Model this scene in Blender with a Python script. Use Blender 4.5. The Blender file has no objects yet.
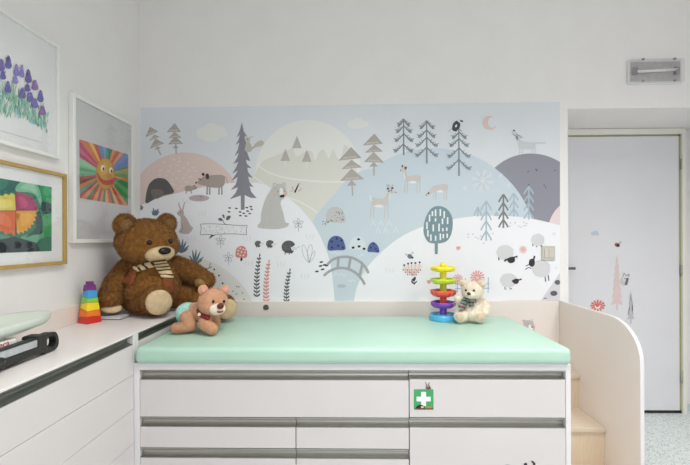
import bpy, bmesh, math, random
from mathutils import Vector, Matrix, Euler
from mathutils.bvhtree import BVHTree
random.seed(7)
S = bpy.context.scene
C = S.collection
PI = math.pi
# ------------------------------------------------------------------ camera
F, EYE, VC = 400.0, 1.25, 239.0
YAW, ROLL = math.radians(1.15), math.radians(-0.25)
CM = (Matrix.Rotation(YAW, 3, 'Z') @ Matrix.Rotation(PI/2, 3, 'X') @ Matrix.Rotation(ROLL, 3, 'Z'))
EYEV = Vector((0, 0, EYE))
cam = bpy.data.objects.new('camera', bpy.data.cameras.new('camera'))
C.objects.link(cam)
cam.matrix_world = Matrix.Translation(EYEV) @ CM.to_4x4()
cam.data.sensor_width = 36.0
cam.data.lens = F * 36.0 / 690.0
cam.data.shift_y = 6.5 / 690.0
cam.data.clip_start = 0.02
S.camera = cam

def ray(u, v):
    return CM @ Vector(((u - 345.0) / F, -(v - VC) / F, -1.0))
def at(axis, val, u, v):
    d = ray(u, v)
    t = (val - EYEV[axis]) / d[axis]
    return EYEV + d * t

# ------------------------------------------------------------------ materials
def lin(c):
    c = c / 255.0
    return c / 12.92 if c <= 0.04045 else ((c + 0.055) / 1.055) ** 2.4
def col(rgb):
    return (lin(rgb[0]), lin(rgb[1]), lin(rgb[2]), 1.0)
CACHE = {}
def base(name):
    m = bpy.data.materials.new(name)
    m.use_nodes = True
    nt = m.node_tree
    return m, nt, nt.nodes['Principled BSDF']
def cm(rgb, rough=0.6, spec=0.4, metal=0.0):
    k = (tuple(rgb), rough, spec, metal)
    if k not in CACHE:
        m, nt, p = base('paint')
        p.inputs['Base Color'].default_value = col(rgb)
        p.inputs['Roughness'].default_value = rough
        p.inputs['Specular IOR Level'].default_value = spec
        p.inputs['Metallic'].default_value = metal
        CACHE[k] = m
    return CACHE[k]
def nm(name, c1, c2, scale=20.0, rough=0.6, bump=0.0, stretch=(1, 1, 1), spec=0.4, detail=4.0, metal=0.0, bdist=0.002, coat=0.0, sheen=0.0):
    m, nt, p = base(name)
    N, L = nt.nodes, nt.links
    tc = N.new('ShaderNodeTexCoord'); mp = N.new('ShaderNodeMapping')
    mp.inputs['Scale'].default_value = stretch
    nz = N.new('ShaderNodeTexNoise'); nz.inputs['Scale'].default_value = scale; nz.inputs['Detail'].default_value = detail
    rp = N.new('ShaderNodeValToRGB')
    rp.color_ramp.elements[0].position = 0.3; rp.color_ramp.elements[1].position = 0.7
    rp.color_ramp.elements[0].color = col(c1); rp.color_ramp.elements[1].color = col(c2)
    L.new(tc.outputs['Object'], mp.inputs['Vector']); L.new(mp.outputs['Vector'], nz.inputs['Vector'])
    L.new(nz.outputs['Fac'], rp.inputs['Fac']); L.new(rp.outputs['Color'], p.inputs['Base Color'])
    p.inputs['Roughness'].default_value = rough
    p.inputs['Specular IOR Level'].default_value = spec
    p.inputs['Metallic'].default_value = metal
    p.inputs['Coat Weight'].default_value = coat
    if sheen:
        p.inputs['Sheen Weight'].default_value = sheen
        p.inputs['Sheen Roughness'].default_value = 0.5
    if bump:
        b = N.new('ShaderNodeBump'); b.inputs['Strength'].default_value = bump; b.inputs['Distance'].default_value = bdist
        L.new(nz.outputs['Fac'], b.inputs['Height']); L.new(b.outputs['Normal'], p.inputs['Normal'])
    return m
def glass_mat(name, ior=1.45, rough=0.0, tint=(1, 1, 1, 1)):
    m, nt, p = base(name)
    N, L = nt.nodes, nt.links
    N.remove(p)
    fr = N.new('ShaderNodeFresnel'); ge = N.new('ShaderNodeNewGeometry')
    m1 = N.new('ShaderNodeMath'); m1.operation = 'MULTIPLY_ADD'; m1.inputs[1].default_value = -2.0; m1.inputs[2].default_value = 1.0
    m2 = N.new('ShaderNodeMath'); m2.operation = 'POWER'; m2.inputs[0].default_value = ior
    L.new(ge.outputs['Backfacing'], m1.inputs[0]); L.new(m1.outputs[0], m2.inputs[1]); L.new(m2.outputs[0], fr.inputs['IOR'])
    tr = N.new('ShaderNodeBsdfTransparent'); tr.inputs['Color'].default_value = tint
    gl = N.new('ShaderNodeBsdfGlossy'); gl.inputs['Roughness'].default_value = rough
    mx = N.new('ShaderNodeMixShader')
    L.new(fr.outputs[0], mx.inputs[0]); L.new(tr.outputs[0], mx.inputs[1]); L.new(gl.outputs[0], mx.inputs[2])
    L.new(mx.outputs[0], N['Material Output'].inputs['Surface'])
    return m
def emit_mat(name, rgb, strength):
    m, nt, p = base(name)
    p.inputs['Base Color'].default_value = col(rgb)
    p.inputs['Emission Color'].default_value = col(rgb)
    p.inputs['Emission Strength'].default_value = strength
    return m
def floor_mat():
    m, nt, p = base('terrazzo_vinyl')
    N, L = nt.nodes, nt.links
    tc = N.new('ShaderNodeTexCoord')
    def flecks(scale, size, cutoff, c_in):
        v = N.new('ShaderNodeTexVoronoi'); v.inputs['Scale'].default_value = scale
        L.new(tc.outputs['Object'], v.inputs['Vector'])
        lt = N.new('ShaderNodeMath'); lt.operation = 'LESS_THAN'; lt.inputs[1].default_value = size
        L.new(v.outputs['Distance'], lt.inputs[0])
        sp = N.new('ShaderNodeSeparateColor'); L.new(v.outputs['Color'], sp.inputs[0])
        gt = N.new('ShaderNodeMath'); gt.operation = 'GREATER_THAN'; gt.inputs[1].default_value = cutoff
        L.new(sp.outputs[0], gt.inputs[0])
        mu = N.new('ShaderNodeMath'); mu.operation = 'MULTIPLY'
        L.new(lt.outputs[0], mu.inputs[0]); L.new(gt.outputs[0], mu.inputs[1])
        mx = N.new('ShaderNodeMix'); mx.data_type = 'RGBA'
        L.new(mu.outputs[0], mx.inputs[0])
        if isinstance(c_in, tuple): mx.inputs[6].default_value = c_in
        else: L.new(c_in, mx.inputs[6])
        return mx
    a = flecks(95, 0.42, 0.45, col((220, 227, 226))); a.inputs[7].default_value = col((183, 196, 196))
    b = flecks(125, 0.36, 0.68, a.outputs[2]); b.inputs[7].default_value = col((140, 156, 157))
    c = flecks(105, 0.40, 0.6, b.outputs[2]); c.inputs[7].default_value = col((232, 236, 234))
    L.new(c.outputs[2], p.inputs['Base Color'])
    p.inputs['Roughness'].default_value = 0.45
    return m

M_WALL = nm('wall_paint', (236, 233, 232), (239, 236, 235), 6, 0.75, 0.03, spec=0.2)
M_CEIL = nm('ceiling_paint', (236, 236, 233), (240, 240, 238), 5, 0.8, spec=0.2)
M_FLOOR = floor_mat()
M_LAM = nm('white_laminate', (213, 208, 207), (216, 211, 210), 3, 0.38, spec=0.4)
M_LAMW = nm('white_edge', (226, 223, 224), (229, 226, 227), 3, 0.4)
M_TOP = nm('worktop_laminate', (232, 226, 224), (236, 230, 228), 4, 0.42, spec=0.4)
M_BEIGE = nm('beige_laminate', (232, 223, 216), (235, 227, 220), 3, 0.4, spec=0.4)
M_DARK = cm((30, 30, 28), 0.6)
M_CHAN = nm('brushed_profile', (176, 174, 168), (188, 186, 180), 30, 0.38, 0.0, (1, 1, 60), metal=1.0)
M_CHAND = nm('dark_profile', (124, 126, 120), (134, 136, 130), 30, 0.42, 0.0, (1, 1, 60), metal=.7)
M_MATT = nm('mint_vinyl', (178, 213, 195), (182, 216, 199), 9, 0.38, 0.06, spec=0.45, bdist=0.01)
M_OAK = nm('light_oak', (213, 197, 176), (224, 209, 189), 14, 0.45, 0.03, (1, 8, 8), detail=6)
M_OAKR = nm('light_oak_riser', (219, 200, 174), (228, 210, 186), 14, 0.45, 0.03, (8, 8, 1), detail=6)
M_DOOR = nm('door_lacquer', (226, 226, 230), (229, 229, 233), 3, 0.4, spec=0.4)
M_FRAMEW = nm('door_frame_paint', (234, 233, 226), (237, 236, 229), 3, 0.4)
M_SEAL = cm((166, 164, 118), 0.6)
M_STEEL = nm('satin_steel', (150, 150, 152), (165, 165, 168), 40, 0.35, metal=1.0)
M_PWHITE = nm('white_frame_wood', (236, 236, 232), (240, 240, 236), 12, 0.4)
M_PGOLD = nm('oak_frame_wood', (176, 145, 84), (190, 160, 98), 20, 0.4, 0.05, (8, 1, 8))
M_GLASS = glass_mat('picture_glass', 1.5)
M_COVER = glass_mat('clear_cover', 1.49, 0.12, (0.975, 0.975, 0.98, 1))

# ------------------------------------------------------------------ mesh helpers
WLOC = {}
def mk(name, bm, mats, parent=None, smooth=False, label=None, keep=False):
    me = bpy.data.meshes.new(name)
    if isinstance(bm, bpy.types.Mesh): me = bm; me.name = name
    else: bm.to_mesh(me); bm.free()
    if not isinstance(mats, (list, tuple)): mats = [mats]
    if len(me.materials) == 0:
        for m in mats: me.materials.append(m)
    o = bpy.data.objects.new(name, me)
    C.objects.link(o)
    if not keep:
        vs = [v.co for v in me.vertices]
        lo = Vector([min(v[i] for v in vs) for i in range(3)]); hi = Vector([max(v[i] for v in vs) for i in range(3)])
        c = (lo + hi) / 2
        if parent is None: c.z = lo.z
        me.transform(Matrix.Translation(-c))
    else: c = Vector((0, 0, 0))
    WLOC[o.name] = c
    if parent is not None:
        o.parent = parent
        o.location = c - WLOC[parent.name]
    else: o.location = c
    if smooth:
        for p in me.polygons: p.use_smooth = True
    if label: o['label'] = label
    return o
def thing(name, label, cat, loc, group=None):
    o = bpy.data.objects.new(name, None)
    C.objects.link(o)
    o.empty_display_size = 0.05
    o.location = loc
    WLOC[o.name] = Vector(loc)
    o['label'] = label; o['category'] = cat
    if group: o['group'] = group
    return o
def tag(o, label, cat, group=None):
    o['label'] = label; o['category'] = cat
    if group: o['group'] = group
    return o
def struct(o):
    o['kind'] = 'structure'; return o
def bx(bm, x0, x1, y0, y1, z0, z1, mi=0, bev=0.0, seg=2):
    r = bmesh.ops.create_cube(bm, size=1.0)
    vs = r['verts']
    for v in vs:
        v.co = Vector((x0 if v.co.x < 0 else x1, y0 if v.co.y < 0 else y1, z0 if v.co.z < 0 else z1))
    fs = {f for v in vs for f in v.link_faces}
    for f in fs: f.material_index = mi
    if bev:
        es = list({e for v in vs for e in v.link_edges})
        r = bmesh.ops.bevel(bm, geom=es, offset=bev, segments=seg, affect='EDGES', profile=0.5)
        for f in r['faces']: f.material_index = mi
    return bm
def box(name, b, mat, parent=None, bev=0.0, seg=2, label=None):
    bm = bmesh.new(); bx(bm, *b, 0, bev, seg)
    return mk(name, bm, mat, parent, label=label)
def cyl(bm, p0, p1, r0, r1=None, n=20, mi=0, caps=True):
    p0, p1 = Vector(p0), Vector(p1); r1 = r0 if r1 is None else r1
    d = p1 - p0
    r = bmesh.ops.create_cone(bm, cap_ends=caps, cap_tris=False, segments=n, radius1=r0, radius2=r1, depth=d.length,
                              matrix=Matrix.Translation((p0 + p1) / 2) @ d.to_track_quat('Z', 'Y').to_matrix().to_4x4())
    for f in {f for v in r['verts'] for f in v.link_faces}: f.material_index = mi
    return bm
def lathe(bm, prof, c, n=40, mi=0, lobe=None):
    # prof: (radius, z); lobe(angle) scales the radius
    rings = []
    for (r, z) in prof:
        ring = []
        for k in range(n):
            a = 2 * PI * k / n
            s = lobe(a) if lobe else 1.0
            ring.append(bm.verts.new((c[0] + r * s * math.cos(a), c[1] + r * s * math.sin(a), c[2] + z)))
        rings.append(ring)
    for i in range(len(rings) - 1):
        for k in range(n):
            f = bm.faces.new((rings[i][k], rings[i][(k + 1) % n], rings[i + 1][(k + 1) % n], rings[i + 1][k])); f.material_index = mi
    for ring, flip in ((rings[0], True), (rings[-1], False)):
        f = bm.faces.new(ring[::-1] if flip else ring); f.material_index = mi
    return bm
def extrude_profile(bm, prof, axis, a0, a1, mi=0):
    # prof: list of (p, q) in the plane square to axis: axis 0 -> (y,z), axis 1 -> (x,z)
    def P(a, p, q): return (a, p, q) if axis == 0 else (p, a, q)
    A = [bm.verts.new(P(a0, *t)) for t in prof]; B = [bm.verts.new(P(a1, *t)) for t in prof]
    n = len(prof)
    for i in range(n):
        bm.faces.new((A[i], A[(i + 1) % n], B[(i + 1) % n], B[i])).material_index = mi
    bm.faces.new(A[::-1]).material_index = mi; bm.faces.new(B).material_index = mi
    bmesh.ops.recalc_face_normals(bm, faces=bm.faces)
    return bm

# ------------------------------------------------------------------ flat art helpers (polygons given on a plane)
def E(cx, cy, rx, ry=None, a=0.0, n=18):
    ry = rx if ry is None else ry
    ca, sa = math.cos(a), math.sin(a)
    return [(cx + rx * math.cos(t) * ca - ry * math.sin(t) * sa, cy + rx * math.cos(t) * sa + ry * math.sin(t) * ca)
            for t in [2 * PI * i / n for i in range(n)]]
def SM(pts, n=5):                                  # closed smooth curve through points
    out = []
    N = len(pts)
    for i in range(N):
        p0, p1, p2, p3 = pts[i - 1], pts[i], pts[(i + 1) % N], pts[(i + 2) % N]
        for k in range(n):
            t = k / n
            out.append(tuple(0.5 * ((2 * p1[j]) + (-p0[j] + p2[j]) * t + (2 * p0[j] - 5 * p1[j] + 4 * p2[j] - p3[j]) * t * t
                                    + (-p0[j] + 3 * p1[j] - 3 * p2[j] + p3[j]) * t ** 3) for j in (0, 1)))
    return out
def OP(pts, n=6):                                  # open smooth curve
    q = [pts[0]] + list(pts) + [pts[-1]]
    out = []
    for i in range(1, len(q) - 2):
        p0, p1, p2, p3 = q[i - 1], q[i], q[i + 1], q[i + 2]
        for k in range(n):
            t = k / n
            out.append(tuple(0.5 * ((2 * p1[j]) + (-p0[j] + p2[j]) * t + (2 * p0[j] - 5 * p1[j] + 4 * p2[j] - p3[j]) * t * t
                                    + (-p0[j] + 3 * p1[j] - 3 * p2[j] + p3[j]) * t ** 3) for j in (0, 1)))
    out.append(tuple(pts[-1]))
    return out
def ST(pts, w, w1=None):                           # a stroke of width w (tapering to w1)
    w1 = w if w1 is None else w1
    L, R = [], []
    n = len(pts)
    for i, p in enumerate(pts):
        a = pts[max(0, i - 1)]; b = pts[min(n - 1, i + 1)]
        dx, dy = b[0] - a[0], b[1] - a[1]
        l = math.hypot(dx, dy) or 1.0
        h = 0.5 * (w + (w1 - w) * i / max(1, n - 1))
        L.append((p[0] - dy / l * h, p[1] + dx / l * h)); R.append((p[0] + dy / l * h, p[1] - dx / l * h))
    return L + R[::-1]
def z(ox, oy, s, pts):
    return [(ox + x / s, oy + y / s) for x, y in pts]
def clip(poly, win):                               # Sutherland-Hodgman, win is a convex polygon in the same 2D space
    area = sum(win[i - 1][0] * win[i][1] - win[i][0] * win[i - 1][1] for i in range(len(win)))
    sg = 1 if area > 0 else -1
    out = list(poly)
    for i in range(len(win)):
        a, b = win[i - 1], win[i]
        def side(p): return sg * ((b[0] - a[0]) * (p[1] - a[1]) - (b[1] - a[1]) * (p[0] - a[0]))
        src, out = out, []
        for j in range(len(src)):
            p, q = src[j - 1], src[j]
            sp, sq = side(p), side(q)
            if sp >= 0 and sq >= 0: out.append(q)
            elif sp >= 0 > sq or sp < 0 <= sq:
                t = sp / (sp - sq); m = (p[0] + (q[0] - p[0]) * t, p[1] + (q[1] - p[1]) * t)
                out.append(m)
                if sq >= 0: out.append(q)
        if not out: return []
    return out
def flat(name, items, plane, parent, lift, win=None, label=None, step=0.00012, rough=0.6, depth=.0012):
    # items: (rgb, polygon); plane(u, v, lift) -> point on the real surface
    bm = bmesh.new(); mats, idx = [], {}
    k = 0
    step = min(step, depth / max(1, len(items)))
    for rgb, poly in items:
        if win: poly = clip(poly, win)
        if len(poly) < 3: continue
        k += 1
        if rgb not in idx: idx[rgb] = len(mats); mats.append(cm(rgb, rough, 0.25))
        vs = [bm.verts.new(plane(p[0], p[1], lift + k * step)) for p in poly]
        try: f = bm.faces.new(vs); f.material_index = idx[rgb]
        except ValueError: pass
    bm.normal_update()
    return mk(name, bm, mats, parent, label=label)

# ------------------------------------------------------------------ room shell
XL, XR, YB, YFR, ZC, YD = -1.31, 2.45, 2.434, -2.7, 2.85, 2.89
XE, ZS = 1.295, 2.028
struct(box('floor', (XL - .1, XR + .1, YFR - .1, YD + .2, -.06, 0), M_FLOOR))
struct(box('ceiling', (XL - .1, XR + .1, YFR - .1, YD + .2, ZC, ZC + .08), M_CEIL))
struct(box('wall_left', (XL - .1, XL, YFR - .1, YD + .2, 0, ZC), M_WALL))
struct(box('wall_right', (XR, XR + .1, YFR - .1, YD + .2, 0, ZC), M_WALL))
bm = bmesh.new(); bx(bm, XL, XE, YB, YD + .2, 0, ZC); bx(bm, XE, XR, YB, YD + .2, ZS, ZC)
struct(mk('wall_back', bm, M_WALL))
XW0, XW1, ZW0, ZW1 = -0.75, 2.05, 0.95, 2.45       # the window behind the camera
bm = bmesh.new()
bx(bm, XL, XW0, YFR - .1, YFR, 0, ZC); bx(bm, XW1, XR, YFR - .1, YFR, 0, ZC)
bx(bm, XW0, XW1, YFR - .1, YFR, 0, ZW0); bx(bm, XW0, XW1, YFR - .1, YFR, ZW1, ZC)
struct(mk('wall_front', bm, M_WALL))
bm = bmesh.new()
for a, b in ((XW0, XW0 + .06), (XW1 - .06, XW1), ((XW0 + XW1) / 2 - .04, (XW0 + XW1) / 2 + .04)):
    bx(bm, a, b, YFR - .08, YFR - .02, ZW0, ZW1, 0, .004)
for a, b in ((ZW0, ZW0 + .06), (ZW1 - .06, ZW1)):
    bx(bm, XW0, XW1, YFR - .08, YFR - .02, a, b, 0, .004)
win = struct(mk('window_1', bm, M_FRAMEW))
box('window_sill', (XW0 - .05, XW1 + .05, YFR - .02, YFR + .12, ZW0 - .03, ZW0), M_FRAMEW, win, .004)

# recess with the door
struct(box('wall_recess', (XE, XR, YD + .05, YD + .2, 0, ZS), M_WALL))
def door_px(u, v): return at(1, YD, u, v)
dz1 = door_px(620, 136.5).z
dxr = door_px(679.3, 270).x
dxl = dxr - 0.87
frt = door_px(620, 129).z; frx = door_px(685.6, 270).x
door = struct(box('door_1', (dxl, dxr, YD, YD + .04, .021, dz1), M_DOOR, None, .002))
bm = bmesh.new()
bx(bm, dxr + .016, frx, YD - .012, YD + .05, 0, min(frt, ZS - .002), 0, .003)
bx(bm, dxl - .06, dxr + .016, YD - .012, YD + .05, dz1 + .013, min(frt, ZS - .002), 0, .003)
bx(bm, dxl - .06, dxl - .012, YD - .012, YD + .05, 0, dz1 + .013, 0, .003)
tr = struct(mk('trim_1', bm, M_FRAMEW))
bm = bmesh.new()
bx(bm, dxr + .001, dxr + .0165, YD + .006, YD + .03, .012, dz1 + .013)
bx(bm, dxl, dxr + .0165, YD + .006, YD + .03, dz1 + .0005, dz1 + .0135)
mk('door_seal', bm, M_SEAL, tr)
bm = bmesh.new(); bx(bm, dxl, dxr + .015, YD + .004, YD + .045, 0, .0195)  # black strip standing in for the shade in the gap under the door
mk('door_gap_shade', bm, M_DARK, tr)
hx = at(1, YD - .055, 575.8, 268.5)
bm = bmesh.new()
cyl(bm, (hx.x - .125, YD, hx.z), (hx.x - .125, YD - .01, hx.z), .026)
cyl(bm, (hx.x - .125, YD - .008, hx.z), (hx.x - .125, YD - .05, hx.z), .009)
bx(bm, hx.x - .136, hx.x, YD - .058, YD - .042, hx.z - .009, hx.z + .009, 0, .004)
mk('door_handle', bm, nm('grey_steel', (105, 105, 108), (120, 120, 122), 40, .4, metal=1.0), door, True)
for v in (164, 270, 377):
    p = door_px(680.6, v)
    bm = bmesh.new(); cyl(bm, (p.x, YD - .008, p.z - .035), (p.x, YD - .008, p.z + .035), .0055, n=14)
    cyl(bm, (p.x, YD - .008, p.z - .04), (p.x, YD - .008, p.z - .035), .005, n=12)
    mk('hinge', bm, nm('hinge_zinc', (176, 174, 160), (186, 184, 170), 30, .4, metal=.4), door, True)
struct(box('baseboard_recess', (frx + .0005, XR, YD + .038, YD + .05, 0, .05), cm((206, 214, 216), .5)))
dpl = lambda u, v, l: at(1, YD - .0008 - l, u, v)
def conifer(cx, top, bot, tiers, hw0, hw1, trunk, jag=0.55):
    L, R = [], []
    for i in range(tiers):
        t0 = top + (bot - top) * i / tiers; t1 = top + (bot - top) * (i + 1) / tiers
        w = hw0 + (hw1 - hw0) * (i + 1) / tiers
        if i: 
            wi = (hw0 + (hw1 - hw0) * i / tiers) * jag
            L.append((cx - wi, t0 - .5)); R.append((cx + wi, t0 - .5))
        L.append((cx - w, t1)); R.append((cx + w, t1))
        L.append((cx - w * .45, t1 - (t1 - t0) * .12)); R.append((cx + w * .45, t1 - (t1 - t0) * .12))
    body = [(cx, top)] + R + L[::-1]
    return [body, [(cx - trunk, bot - 1), (cx + trunk, bot - 1), (cx + trunk * .9, bot + trunk * 6), (cx - trunk * .9, bot + trunk * 6)]]
PK = (226, 203, 202); GY = (196, 195, 200)
flat('tree_sticker', [(PK, p) for p in conifer(617, 255, 305, 7, .8, 5.8, .9)], dpl, door, .0002, label='pale pink fir tree sticker on the door')
flat('tree_sticker', [(GY, p) for p in conifer(630.8, 291, 319.5, 6, .4, 3.6, .7)], dpl, door, .0002, label='small grey fir tree sticker on the door')
ow = [((206, 203, 205), SM([(622, 277), (626, 278), (628.5, 282), (625.5, 285.5), (621, 284.5), (620.5, 281)])),
      ((226, 226, 228), E(626, 279, 3.2, 3)), ((115, 113, 116), ST([(627.6, 278), (625.8, 285)], 2.6)),
      ((90, 88, 90), E(624.8, 278.5, .6)), ((90, 88, 90), E(627.2, 279, .6)),
      ((110, 108, 110), ST([(623, 276.5), (624, 273), (626, 275.6), (629.5, 274), (628.5, 277)], .7))]
flat('owl_sticker', ow, dpl, door, .0004, label='grey owl sticker beside the pink fir tree on the door')
fl = [((222, 122, 112), ST([(597.8 + math.cos(a) * 1.5, 306 + math.sin(a) * 1.2), (597.8 + math.cos(a) * 7.3, 305.5 + math.sin(a) * 5.6)], 1.0, 1.9)) for a in [PI * k / 6 for k in range(12)]]
fl += [((222, 122, 112), E(597.8, 305.6, 2.8, 2.2)), ((243, 240, 238), SM([(594.5, 305), (597.5, 307.3), (600.5, 305), (599.5, 308.2), (596, 308.4)]))]
flat('flower_sticker', fl, dpl, door, .0002, label='coral flower sticker low on the door')
lb = [((196, 110, 104), E(616.6, 244.7, 2.0, 2.0)), ((88, 58, 62), E(618.1, 245.4, 1.7, 1.7)), ((150, 120, 120), ST([(618.6, 243.8), (620.6, 241)], .4)), ((150, 120, 120), ST([(619.3, 244), (621.6, 242.2)], .4)),
      ((70, 50, 52), E(616, 244.3, .5)), ((70, 50, 52), E(616.8, 246, .5))]
flat('ladybird_sticker', lb, dpl, door, .0002, label='red ladybird sticker on the door')
flat('cloud_sticker', [((196, 208, 220), p) for p in (E(593.5, 233.6, 2.6, 2), E(596, 232.8, 2.3, 2.1), E(597.2, 234, 2, 1.6))], dpl, door, .0002, label='small blue cloud sticker on the door')

# ------------------------------------------------------------------ emergency light above the door
Yl = YB - .042
a = at(1, YB, 626.5, 58); b = at(1, Yl, 686.3, 81.5)
lx0, lx1, lz1, lz0 = a.x, b.x, at(1, Yl, 650, 57.5).z, b.z
LM = thing('wall_light', 'white wall light with clear ribbed cover high on the wall above the door', 'light', ((lx0 + lx1) / 2, YB, lz0))
box('light_base', (lx0, lx1, YB - .014, YB, lz0, lz1), cm((226, 227, 224), .4), LM, .004)
bm = bmesh.new()
bx(bm, lx0 + .014, lx1 - .014, YB - .0165, YB - .014, lz0 + .014, lz1 - .014, 0)
mk('reflector', bm, nm('reflector_grey', (176, 172, 174), (190, 186, 188), 30, .3), LM)
zc = (lz0 + lz1) / 2
bm = bmesh.new(); cyl(bm, (lx0 + .04, YB - .027, zc - .004), (lx1 - .045, YB - .027, zc + .006), .008, n=16)
mk('lamp_tube', bm, cm((240, 238, 236), .3), LM, True)
for xx in (lx0 + .033, lx1 - .04):
    box('tube_holder', (xx - .014, xx + .012, YB - .034, YB - .0166, zc - .022, zc + .022), cm((150, 146, 146), .5), LM, .003)
bm = bmesh.new(); bx(bm, lx0 + .004, lx1 - .004, Yl, YB - .0142, lz0 + .004, lz1 - .004, 0, .006, 3)
for k in range(9):
    zz = lz0 + .02 + k * (lz1 - lz0 - .04) / 8
    bx(bm, lx0 + .02, lx1 - .02, Yl - .0015, Yl, zz - .001, zz + .001)
cv = mk('clear_cover', bm, M_COVER, LM)
for xx, zz in ((lx0 + .07, lz0 + .006), (lx1 - .065, lz0 + .006), (lx0 + .07, lz1 - .01), (lx1 - .065, lz1 - .01)):
    box('cover_clip', (xx - .006, xx + .006, Yl - .004, Yl + .006, zz - .003, zz + .006), cm((150, 150, 150), .5), LM)

# ------------------------------------------------------------------ changing cabinet in the middle
YC = 1.65
CB = thing('changing_cabinet', 'wide white drawer cabinet under the mint green changing mat', 'cabinet', (0, YC + .3, 0))
bm = bmesh.new()
bx(bm, -.9165, .886, YC, 2.33, .708, .736, 0, .0012, 1)
bx(bm, -.9165, -.893, YC, 2.33, 0, .708, 0, .0012, 1)
bx(bm, .866, .886, YC, 2.33, 0, .708, 0, .0012, 1)
bx(bm, -.893, .866, YC + .036, 2.33, .08, .708)
bx(bm, -.889, .866, YC + .05, YC + .07, 0, .08)
mk('carcass', bm, M_LAMW, CB)
def channel_x(x0, x1, z0, z1, parent, mat=M_CHAN):
    pr = [(YC + .001, z1)]
    r = (z1 - z0) / 2 - .003; zc_ = (z0 + z1) / 2 - .001
    pr.append((YC + .001, zc_ + r))
    for k in range(9):
        t = PI / 2 - PI * k / 8
        pr.append((YC + .004 + .021 * math.cos(t), zc_ + r * math.sin(t)))
    pr += [(YC + .001, zc_ - r), (YC + .001, z0), (YC + .033, z0), (YC + .033, z1)]
    bm = extrude_profile(bmesh.new(), pr, 0, x0, x1)
    o = mk('handle_channel', bm, mat, parent)
    return o
SEAM1, SEAM2, G = -.240, .228, .0018
def front(kind, x0, x1, zf0, zf1, zc1):
    o = box(kind, (x0, x1, YC + .001, YC + .02, zf0, zf1), M_LAM, CB, .0012, 1)
    channel_x(x0, x1, zf1 + .001, zc1, o)
    return o
xl, xr = -.8915, .8645
front('drawer', xl, SEAM2 - G, .5125, .666, .7065)
dr = front('drawer', SEAM2 + G, xr, .5155, .671, .7065)
front('drawer', xl, SEAM1 - G, .384, .470, .5105); front('drawer', SEAM1 + G, SEAM2 - G, .384, .470, .5105)
front('drawer', xl, SEAM1 - G, .256, .341, .382); front('drawer', SEAM1 + G, SEAM2 - G, .256, .341, .382)
front('drawer', xl, SEAM1 - G, .082, .213, .254); front('drawer', SEAM1 + G, SEAM2 - G, .082, .213, .254)
cd = front('cabinet_door', SEAM2 + G, xr, .082, .472, .5135)
cpl = lambda u, v, l: at(1, YC + .0008 - l, u, v)
q = lambda pts: z(400, 370, 9.3, pts)
GRN = (72, 165, 104)
fa = [(GRN, SM(q([(130, 188), (136, 181), (220, 179), (305, 181), (310, 188), (312, 270), (312, 360), (306, 367), (220, 369), (135, 368), (129, 360), (128, 270)]), 3))]
W_ = (240, 242, 238)
fa += [(W_, q([(196, 203), (242, 203), (242, 335), (196, 335)])), (W_, q([(154, 248), (286, 248), (286, 292), (154, 292)]))]
BR, BK = (122, 84, 62), (60, 48, 44)
fa += [(BR, q([(135, 360), (165, 352), (240, 356), (310, 352), (310, 368), (135, 368)])),
       (BK, SM(q([(152, 355), (160, 332), (190, 322), (220, 334), (228, 355)]))), ((214, 204, 194), E(*q([(208, 345)])[0], 1.5, 1.0)),
       ((196, 132, 62), SM(q([(255, 330), (265, 340), (285, 340), (296, 326), (290, 352), (265, 354)]))), ((84, 120, 60), E(*q([(270, 330)])[0], .7, .5))]
fa += [((112, 86, 84), SM(q([(240, 150), (252, 140), (270, 142), (288, 168), (284, 178), (244, 177)]))), ((112, 86, 84), ST(q([(248, 145), (234, 112)]), .9, .5)),
       ((112, 86, 84), ST(q([(262, 143), (274, 114)]), .9, .5)), ((190, 160, 158), E(*q([(256, 150)])[0], 1.3, 1.0)), ((60, 46, 46), E(*q([(251, 148)])[0], .3)), ((60, 46, 46), E(*q([(262, 149)])[0], .3))]
flat('first_aid_sticker', fa, cpl, dr, .0004, label='green first aid sticker with white cross and small animals')
q = lambda pts: z(480, 430, 6.9, pts)
rs = [((52, 50, 54), SM(q([(302, 244), (306, 230), (318, 226), (326, 240), (330, 300), (305, 300)]))), ((52, 50, 54), SM(q([(350, 214), (366, 214), (380, 228), (382, 244), (372, 300), (352, 300), (366, 240)]))),
      ((190, 186, 186), E(*q([(190, 262)])[0], 4, 4)), ((150, 146, 148), SM(q([(180, 268), (290, 290), (345, 280), (400, 292), (405, 350), (345, 380), (250, 350)])))]
flat('animal_sticker', rs, cpl, cd, .0004, label='grey animal sticker with dark ears on the lower door')

# ------------------------------------------------------------------ mattress
bm = bmesh.new()
bx(bm, -.906, .884, 1.634, 2.328, .7363, .8035, 0, .020, 5)
mattress = mk('changing_mattress', bm, M_MATT, None, True)
tag(mattress, 'mint green changing mat lying on the white drawer cabinet', 'changing mat')
# ------------------------------------------------------------------ beige panel behind, side panel and steps
bp = box('back_panel', (XL + .0005, 1.2295, YB - .02, YB - .0005, 0, .873), M_BEIGE, None, .001, 1)
tag(bp, 'beige laminate panel along the wall below the forest mural', 'wall panel')
ppl = lambda u, v, l: at(1, YB - .0208 - l, u, v)
q = lambda pts: z(510, 310, 15.5, pts)
bs = [((196, 188, 190), SM(q([(190, 160), (215, 150), (250, 160), (310, 158), (335, 140), (358, 155), (360, 190), (385, 250), (380, 300), (350, 360), (280, 370), (220, 300), (205, 200)]))),
      ((226, 222, 222), E(*q([(335, 160)])[0], .9)), ((242, 240, 240), SM(q([(290, 235), (315, 228), (330, 270), (360, 285), (330, 330), (290, 300)]))), ((120, 108, 112), E(*q([(348, 268)])[0], .9, .7)),
      ((120, 108, 112), E(*q([(280, 215)])[0], .5))]
flat('bear_sticker', bs, ppl, bp, .0004, label='small grey bear head sticker')
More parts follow.
